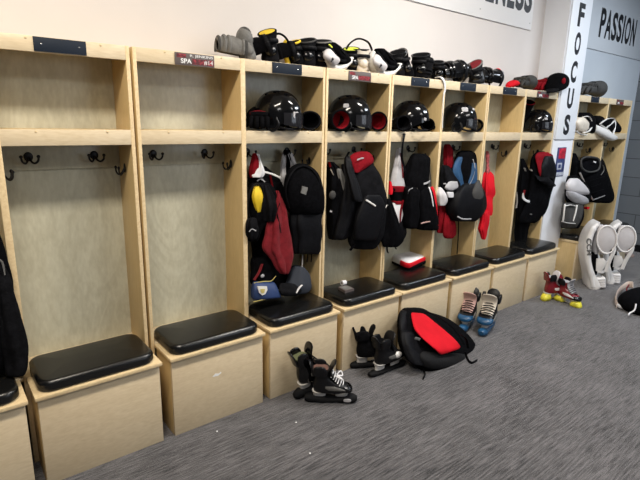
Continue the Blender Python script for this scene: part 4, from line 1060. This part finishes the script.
# ------------------------------------------------------------------ skates on the floor
def skate(heel, toe, label, boot, holder, cover, toecap=None, tongue=None, lace=wht_fab, lining=None, lean=0, s=1.0, group=None, back=(0, 0), hgt=1.0, wide=1.0, lift=.022, guard=None, ch=1.0):
    """heel and toe are floor points under the two ends of the blade cover"""
    h = Vector(heel); d = Vector(toe) - h; rz = math.atan2(d.y, d.x)
    t = thing('hockey_skate', label, 'skate', (h.x, h.y, 0), (R_(lean), R_(back[0]), rz), group, (s, s * wide, s * hgt))
    def P(n, bm, m):
        if n == 'holder': bm.transform(Matrix.Diagonal((1, 1.15, 1 + lift / .07, 1)))
        elif n == 'blade_cover': bm.transform(Matrix.Diagonal((1, 1, ch, 1)))
        elif n != 'blade': bm.transform(Matrix.Translation((0, 0, lift)))
        return finish(n, bm, m, t, True, False)
    ln = lining or blk_fab2
    # boot: horizontal sections from the sole to the collar (x = heel .. toe)
    S_ = [(.066, .055, .280, .034), (.072, .045, .290, .040), (.090, .040, .295, .043), (.112, .038, .285, .044), (.130, .040, .245, .042), (.150, .045, .195, .039), (.175, .048, .160, .037), (.205, .044, .150, .038), (.235, .036, .150, .042)]
    P('boot', loft(B(), [(((a + b) / 2, 0, z), ((b - a) / 2, 0, 0), (0, w_, 0)) for z, a, b, w_ in S_], 32, 2.5, 3), boot)
    # collar cups either side and tendon guard
    for sy in (-1, 1):
        P('ankle_guard', loft(B(), [((.085, sy * .038, .205), (.042, 0, 0), (0, .010, 0)), ((.085, sy * .042, .240), (.046, 0, 0), (0, .010, 0)), ((.080, sy * .043, .268), (.036, 0, 0), (0, .008, 0)), ((.080, sy * .043, .276), (.020, 0, 0), (0, .006, 0))], 18, 2.3, 3), guard or boot)
    P('tendon_guard', loft(B(), [((.042, 0, .20), (.012, 0, 0), (0, .034, 0)), ((.030, 0, .25), (.010, 0, 0), (0, .034, 0)), ((.018, 0, .278), (.009, 0, 0), (0, .030, 0)), ((.012, 0, .296), (.007, 0, 0), (0, .014, 0))], 18, 2.3, 3), boot)
    P('lining', loft(B(), [((.088, 0, .225), (.048, 0, 0), (0, .034, 0)), ((.088, 0, .243), (.052, 0, 0), (0, .038, 0))], 20, 2.3, 1), ln)
    P('tongue', loft(B(), [((.215, 0, .128), (.014, 0, .012), (0, .030, 0)), ((.175, 0, .175), (.010, 0, .010), (0, .036, 0)), ((.155, 0, .225), (.010, 0, .004), (0, .040, 0)), ((.165, 0, .262), (.010, 0, .002), (0, .040, 0)), ((.180, 0, .286), (.009, 0, .0), (0, .034, 0)), ((.186, 0, .296), (.006, 0, 0), (0, .018, 0))], 20, 2.4, 3), tongue or boot)
    P('toe_cap', loft(B(), [((.225, 0, .096), (0, 0, .030), (0, .0435, 0)), ((.262, 0, .094), (0, 0, .028), (0, .043, 0)), ((.290, 0, .089), (0, 0, .022), (0, .034, 0)), ((.304, 0, .084), (0, 0, .010), (0, .016, 0))], 20, 2.4, 3), toecap or blk_plas)
    bm = B()
    for k in range(6):
        x = .235 - k * .014; z = .128 + k * .0155 - (0.004 if k < 2 else 0)
        tube(bm, [(x - .008, -.036, z - .012), (x + .006, -.012, z + .010), (x + .004, .014, z + .012), (x - .012, .036, z - .006)], .0042, 6, 3)
    P('laces', bm, lace)
    if lace is wht_fab or lace is lt_grey:
        P('lace_bow', tube(B(), [(.18, -.01, .19), (.215, -.045, .195), (.235, -.03, .175), (.20, .0, .19), (.225, .04, .190), (.235, .02, .17), (.19, .0, .185)], .0045, 6, 4), lace)
    for sy in (-1, 1):
        P('side_panel', loft(B(), [((.20, sy * .0415, .098), (.06, 0, 0), (0, .004, 0)), ((.175, sy * .0425, .112), (.055, 0, 0), (0, .004, 0)), ((.15, sy * .041, .128), (.03, 0, 0), (0, .004, 0))], 16, 2.2, 2), mid_grey if boot is blk_soft or boot is blk_plas else (wht_plas if boot is red_gloss else boot))
    # holder and blade
    hm = holder
    P('holder', loft(B(), [((.085, 0, .070), (.052, 0, 0), (0, .030, 0)), ((.083, 0, .050), (.042, 0, 0), (0, .016, 0)), ((.080, 0, .024), (.046, 0, 0), (0, .008, 0))], 18, 2.6, 2), hm)
    P('holder', loft(B(), [((.235, 0, .070), (.050, 0, 0), (0, .034, 0)), ((.232, 0, .050), (.040, 0, 0), (0, .016, 0)), ((.232, 0, .024), (.048, 0, 0), (0, .008, 0))], 18, 2.6, 2), hm)
    if cover is None:
        P('blade', box(B(), (.02, -.0016, 0), (.30, .0016, .028), .001), steel)
    elif isinstance(cover, tuple):
        # two separate chunky covers
        P('blade', box(B(), (.03, -.0016, .008), (.30, .0016, .03), .001), steel)
        for c0 in (.065, .262):
            P('blade_cover', loft(B(), [((c0 - .058, 0, .030), (0, 0, .018), (0, .020, 0)), ((c0 - .035, 0, .034), (0, 0, .040), (0, .034, 0)), ((c0, 0, .046), (0, 0, .046), (0, .036, 0)), ((c0 + .035, 0, .042), (0, 0, .042), (0, .030, 0)), ((c0 + .056, 0, .030), (0, 0, .018), (0, .018, 0))], 20, 2.2, 3, amp=.004, freq=40), cover[0])
    else:
        P('blade_cover', loft(B(), [((-.018, 0, .030), (0, 0, .016), (0, .014, 0)), ((.01, 0, .031), (0, 0, .031), (0, .024, 0)), ((.09, 0, .028), (0, 0, .028), (0, .026, 0)), ((.17, 0, .025), (0, 0, .025), (0, .024, 0)), ((.25, 0, .030), (0, 0, .030), (0, .026, 0)), ((.31, 0, .033), (0, 0, .031), (0, .024, 0)), ((.338, 0, .034), (0, 0, .016), (0, .012, 0))], 22, 2.3, 3, amp=.004, freq=30), cover)
    return t


cov = mat('black_cover_cloth', (.008, .008, .009), .8, bump=.4, bscale=60, spec=.2)
G1 = 'pairs of skates on the carpet'
A = skate(atz(307, 401, 0), atz(356, 402, 0), 'black skate with white laces lying nearest, logo on its black blade cover', blk_soft, wht_plas, cov, s=.93, lining=mat('brown_liner', (.12, .06, .045), .8), wide=1.3, group=G1, hgt=.95)
finish('logo_patch', loft(B(), [((.27, -.0285, .034), (.026, 0, 0), (0, 0, .013)), ((.27, -.031, .034), (.024, 0, 0), (0, 0, .011))], 20, 3, 1), lt_grey, A, True, False)
skate(atz(297, 399, 0), atz(322, 391, 0), 'black skate standing against the bench behind the nearest white laced one', blk_plas, wht_plas, cov, s=.88, lace=blk_nylon, lining=mat('olive_liner', (.10, .11, .05), .7), lean=0, wide=1.3, back=(-12, 0), hgt=1.22, group=G1)
skate(atz(352, 368, 0), atz(384, 366, 0), 'black skate at the back, leaning against the bench beside the backpack', blk_fab2, wht_plas, cov, s=.90, lace=blk_nylon, lining=blk_fab, wide=1.2, hgt=1.10, back=(-3, 0), group=G1, ch=.75)
A = skate(atz(371, 377, 0), atz(404, 364, 0), 'black skate in front with a white lace disc, beside the backpack', blk_soft, wht_plas, cov, s=.98, lace=blk_nylon, lining=blk_fab, wide=1.2, hgt=.95, group=G1, ch=.72)
finish('lace_disc', ball(B(), (.215, -.036, .135), .034, 1.1, .5, .8), wht_plas, A, True, False)
skate(atz(476, 322, 0) + Vector((0, .05, 0)), atz(464, 330, 0), 'blue tipped skate with pink tongue, left one of its pair', blk_soft, wht_plas, blu_plas, toecap=blu_plas, tongue=pink, lace=blk_nylon, lining=blk_fab, s=1.0, wide=1.5, hgt=1.0, group=G1)
skate(atz(497, 326, 0) + Vector((0, .06, 0)), atz(482, 336, 0), 'blue tipped skate with cream tongue, right one of its pair', blk_soft, wht_plas, blu_plas, toecap=blu_plas, tongue=cream, lace=blk_nylon, lining=blk_fab, s=1.02, wide=1.55, hgt=1.02, group=G1)
skate(atz(541, 301, 0), atz(562, 299, 0) , 'dark red skate with yellow blade covers standing against the bench', red_gloss, wht_plas, (yel_plas,), toecap=blk_plas, tongue=pad_grey, lace=blk_nylon, lining=lt_grey, guard=blk_soft, s=.86, wide=1.35, hgt=1.12, group=G1)
skate(atz(554, 299, 0), atz(577, 307, 0), 'dark red skate with yellow covers, toe pointing into the room', red_gloss, wht_plas, (yel_plas,), toecap=blk_plas, tongue=lt_grey, lace=blk_nylon, lining=lt_grey, guard=blk_soft, s=.90, wide=1.35, hgt=.95, back=(3, 0), group=G1)

# ------------------------------------------------------------------ backpack leaning on the bench
t = gear('backpack', 'black backpack with a bright red centre panel leaning against the benches', 'backpack', 440, 365, -.5)
rw = [(309, 405, 424, -.275, .035, 309), (314, 401, 432, -.30, .06, 313), (323, 400, 447, -.34, .085, 318), (335, 401, 460, -.39, .11, 328), (348, 403, 470, -.44, .13, 340), (360, 409, 474, -.48, .135, 352), (367, 416, 472, -.51, .12, 361), (371, 424, 462, -.53, .09, 367)]
bod = hang('bag_body', rw, blk_fab, t, power=2.7, seed=151, fold=.004, amp=.008, n=48)
hang('red_panel', [(313.5, 412, 425, -.35, .012, 314.5), (321, 413, 433, -.40, .016, 321), (331, 416, 444, -.47, .018, 330), (341, 425, 453, -.545, .018, 338), (350, 436, 459, -.60, .014, 345), (354, 440, 459, -.61, .010, 348)], bright_red, t, power=5, seed=152, fold=.001, amp=.003)
hang('side_pocket', [(332, 402, 413, -.42, .03), (342, 402, 417, -.46, .045), (354, 406, 424, -.51, .05), (363, 411, 430, -.55, .04)], blk_nylon, t, seed=153, fold=.003)
hang('bottom_panel', [(352, 424, 470, -.55, .04, 352), (359, 421, 473, -.57, .06, 357), (367, 425, 468, -.58, .05, 363)], cov, t, seed=154, fold=.002)
hang('shoulder_strap', [(312, 401, 406, -.30, .015), (325, 400, 406, -.38, .018), (342, 402, 408, -.44, .018), (356, 406, 411, -.50, .015)], blk_nylon, t, seed=155, fold=.001)
ribbon('zip', [(425, 311, -.34), (440, 318, -.42), (455, 330, -.50), (465, 345, -.56)], .005, blk_nylon, t)
ribbon('label', [(415, 338, -.535), (420, 339.5, -.545)], .010, mid_grey, t, (0, 0, 1))
P3 = [atz(422, 368, .03), atz(425, 374, .012), atz(423, 379, .006)]
finish('strap_end', tube(B(), P3, .014, 8, 4, ((0, 0, 1), .3)), blk_nylon, t)
P3 = [atz(465, 352, .07), atz(468, 360, .02), atz(472, 363, .008), atz(477, 360.5, .006)]
finish('strap_end', tube(B(), P3, .012, 8, 4, ((0, 0, 1), .3)), blk_nylon, t)
P3 = [atz(460, 334, .22), atz(466, 339, .18), atz(468, 348, .10)]
finish('strap_end', tube(B(), P3, .012, 8, 4, ((0, 1, 0), .3)), blk_nylon, t)

# ------------------------------------------------------------------ goalie leg pads
def leg_pad(px, label, rz, lean, s=1.0, txt=True):
    p = atz(px[0], px[1], 0)
    t = thing('goalie_leg_pad', label, 'goalie pad', (p.x, p.y, 0), (R_(lean), 0, R_(rz)), None, (s, s, s))
    def P(n, bm, m):
        bm.transform(Matrix.Diagonal((-1, 1, 1, 1)))
        return finish(n, bm, m, t, True, False)
    # y = through the thickness (front face -y), x = across, z up; the +x side carries the mark
    prof = [(.000, -.005, .060), (.03, -.005, .075), (.10, -.02, .065), (.20, -.045, .045), (.34, -.07, .042), (.48, -.075, .045), (.60, -.055, .048), (.70, -.02, .045), (.77, .03, .035), (.79, .05, .02)]
    P('board', loft(B(), [((0, y, z), (.135, 0, 0), (0, h, .0 if z < .6 else h * .5)) for z, y, h in prof], 36, 4.5, 4, amp=.003, freq=12), pad_white)
    P('outer_roll', tube(B(), [(-.130, -.03, .04), (-.138, -.055, .20), (-.140, -.085, .40), (-.138, -.075, .58), (-.132, -.02, .73), (-.12, .04, .78)], [.026, .032, .036, .036, .034, .028], 12, 6), pad_white)
    P('toe_block', slab(B(), 0, .035, .12, .085, .03, .002, .135, .022), pad_white)
    P('knee_wing', loft(B(), [((-.115, .10, .43), (.018, 0, 0), (0, .04, .01)), ((-.125, .12, .50), (.026, 0, 0), (0, .085, .01)), ((-.13, .125, .60), (.028, 0, 0), (0, .105, 0)), ((-.125, .115, .70), (.026, 0, 0), (0, .09, 0)), ((-.12, .09, .765), (.018, 0, 0), (0, .05, 0))], 26, 2.4, 4), pad_grey)
    P('knee_wing', loft(B(), [((.115, .10, .45), (.018, 0, 0), (0, .04, .01)), ((.125, .12, .52), (.024, 0, 0), (0, .08, .01)), ((.125, .12, .62), (.026, 0, 0), (0, .09, 0)), ((.12, .10, .72), (.022, 0, 0), (0, .07, 0))], 26, 2.4, 4), pad_grey)
    P('wing_piping', tube(B(), [(-.148, .122 + .104 * math.cos(2 * PI * k / 20), .60 + .165 * math.sin(2 * PI * k / 20)) for k in range(21)], .009, 8, 1), pad_white)
    P('knee_cradle', loft(B(), [((0, .03, .42), (.09, 0, 0), (0, .03, 0)), ((0, .05, .52), (.10, 0, 0), (0, .05, 0)), ((0, .06, .64), (.10, 0, 0), (0, .05, 0)), ((0, .05, .72), (.08, 0, 0), (0, .03, 0))], 26, 2.6, 3), lt_grey)
    P('calf_lining', loft(B(), [((0, .02, .16), (.08, 0, 0), (0, .02, 0)), ((0, .02, .28), (.085, 0, 0), (0, .04, 0)), ((0, .02, .44), (.08, 0, 0), (0, .04, 0))], 22, 3, 2), blk_fab)
    P('calf_wrap', loft(B(), [((-.10, .05, .22), (.018, 0, 0), (0, .035, 0)), ((-.108, .07, .30), (.02, 0, 0), (0, .055, 0)), ((-.105, .06, .37), (.016, 0, 0), (0, .04, 0))], 20, 3, 3), pad_white)
    P('calf_wrap', loft(B(), [((.10, .05, .20), (.018, 0, 0), (0, .035, 0)), ((.108, .075, .30), (.02, 0, 0), (0, .06, 0)), ((.105, .06, .38), (.016, 0, 0), (0, .04, 0))], 20, 3, 3), pad_white)
    for (z0, z1, yy) in ((.33, .26, .14), (.22, .16, .11)):
        P('leg_strap', tube(B(), [(-.115, .03, z0), (-.10, yy * .8, z0 - .02), (-.02, yy * 1.2, (z0 + z1) / 2), (.08, yy, z1), (.115, .03, z1)], .020, 8, 4, ((0, 0, 1), .22)), pad_white)
    P('long_strap', tube(B(), [(-.10, .20, .56), (-.13, .20, .46), (-.12, .15, .32), (-.11, .12, .20)], .022, 8, 4, ((0, 1, 0), .25)), pad_white)
    bm = B()
    for k in range(4): tube(bm, [(-.115, -.005 + .002 * k, .02 + .03 * k), (-.124, .05, .025 + .03 * k), (-.115, .11, .02 + .03 * k)], .0045, 6, 3)
    P('toe_stitching', bm, pad_grey)
    if txt:
        M = Matrix(((0, 0, 1, 0), (0, 1, 0, 0), (-1, 0, 0, 0), (0, 0, 0, 1)))
        # columns: text x runs down -z, text height runs along -y, relief points to +x
        M = Matrix(((0, -1, 0, .172), (0, 0, -1, -.050), (-1, 0, 0, .66), (0, 0, 0, 1)))
        M = Matrix(((0, -1, 0, .172), (0, 0, 1, -.076), (-1, 0, 0, .64), (0, 0, 0, 1)))
        text('lettering', 'CCM', 0, .20, -.026, .026, 0, mid_grey, t, False, .010, .02, M=M)
    return t


leg_pad((592, 286), 'white goalie leg pad on the left, standing with its grey knee wing outward', -139, 9, .92)
leg_pad((608, 281), 'white goalie leg pad on the right, standing behind the other one', -148, 3, .88, False)

# ------------------------------------------------------------------ bag with pale strap, sandal
p = atz(640, 304, 0)
t = thing('equipment_bag', 'black bag with a pale curved strap on the carpet, cut by the right edge', 'bag', (p.x, p.y, 0))
def FL(u, v, z): return atz(u, v, z)
c0 = FL(652, 304, .06)
finish('bag_body', loft(B(), [(Vector((c0.x, c0.y, .004)), Vector((.26, -.10, 0)), Vector((.07, .20, 0))), (Vector((c0.x, c0.y, .05)), Vector((.29, -.11, 0)), Vector((.08, .23, 0))), (Vector((c0.x + .01, c0.y, .12)), Vector((.27, -.10, 0)), Vector((.07, .21, 0))), (Vector((c0.x + .03, c0.y, .18)), Vector((.19, -.07, 0)), Vector((.05, .14, 0))), (Vector((c0.x + .05, c0.y, .20)), Vector((.09, -.03, 0)), Vector((.02, .06, 0)))], 36, 2.4, 4, amp=.012, freq=8), blk_fab, t)
finish('pale_strap', tube(B(), [FL(633, 285, .10), FL(627, 285, .085), FL(619, 291, .05), FL(615.5, 299, .035), FL(617, 305, .032)], [.035, .038, .040, .038, .030], 10, 5, ((0, 0, 1), .22)), beige, t)
finish('pale_edge', tube(B(), [FL(617, 305, .03), FL(622, 307, .03), FL(630, 306, .05), FL(637, 301, .10), FL(645, 296, .15)], [.020, .016, .014, .014], 10, 5, ((0, 0, 1), .4)), wht_fab, t)
finish('red_edge', tube(B(), [FL(623, 305.5, .04), FL(630, 304, .065), FL(637, 299.5, .115), FL(645, 294.5, .165)], .016, 10, 5, ((0, 0, 1), .5)), red_fab, t)
finish('red_edge', tube(B(), [FL(629, 285, .12), FL(626.5, 289, .10), FL(628, 295, .08)], .012, 10, 5, ((0, 0, 1), .5)), dk_red, t)
finish('white_cord', tube(B(), [FL(636, 304, .12), FL(634.5, 310, .07), FL(630, 313, .04), FL(628.5, 315, .03)], .007, 8, 5), wht_fab, t)
p = atz(631, 248, 0)
t = thing('sandal', 'pale pinkish sandal on the floor behind the goalie pads by the dark wall', 'sandal', (6.62, -.10, 0), (0, 0, R_(35)))
put_local(t, 'sole', slab(B(), 0, 0, .13, .048, .045, 0, .032, .008), mat('sandal_sole', (.30, .22, .19), .6))
put_local(t, 'strap', tube(B(), [(.03, -.05, .02), (.035, -.03, .065), (.035, .03, .065), (.03, .05, .02)], .024, 8, 4, ((1, 0, 0), .25)), pink)

for (u, v, l) in ((217, 432, 'tiny white lint speck on the carpet before the second whole bench'), (310, 454, 'tiny white lint speck alone in the lower middle of the carpet'), (296, 423, 'tiny white lint speck just below the nearest skates')):
    p = atz(u, v, 0)
    o = finish('lint_speck', ball(B(), (p.x, p.y, .004), .0045, 1.3, 1, .8, 10, 6), paper, None, origin=(p.x, p.y, 0))
    setp(o, l, 'lint', 'lint specks on the carpet')
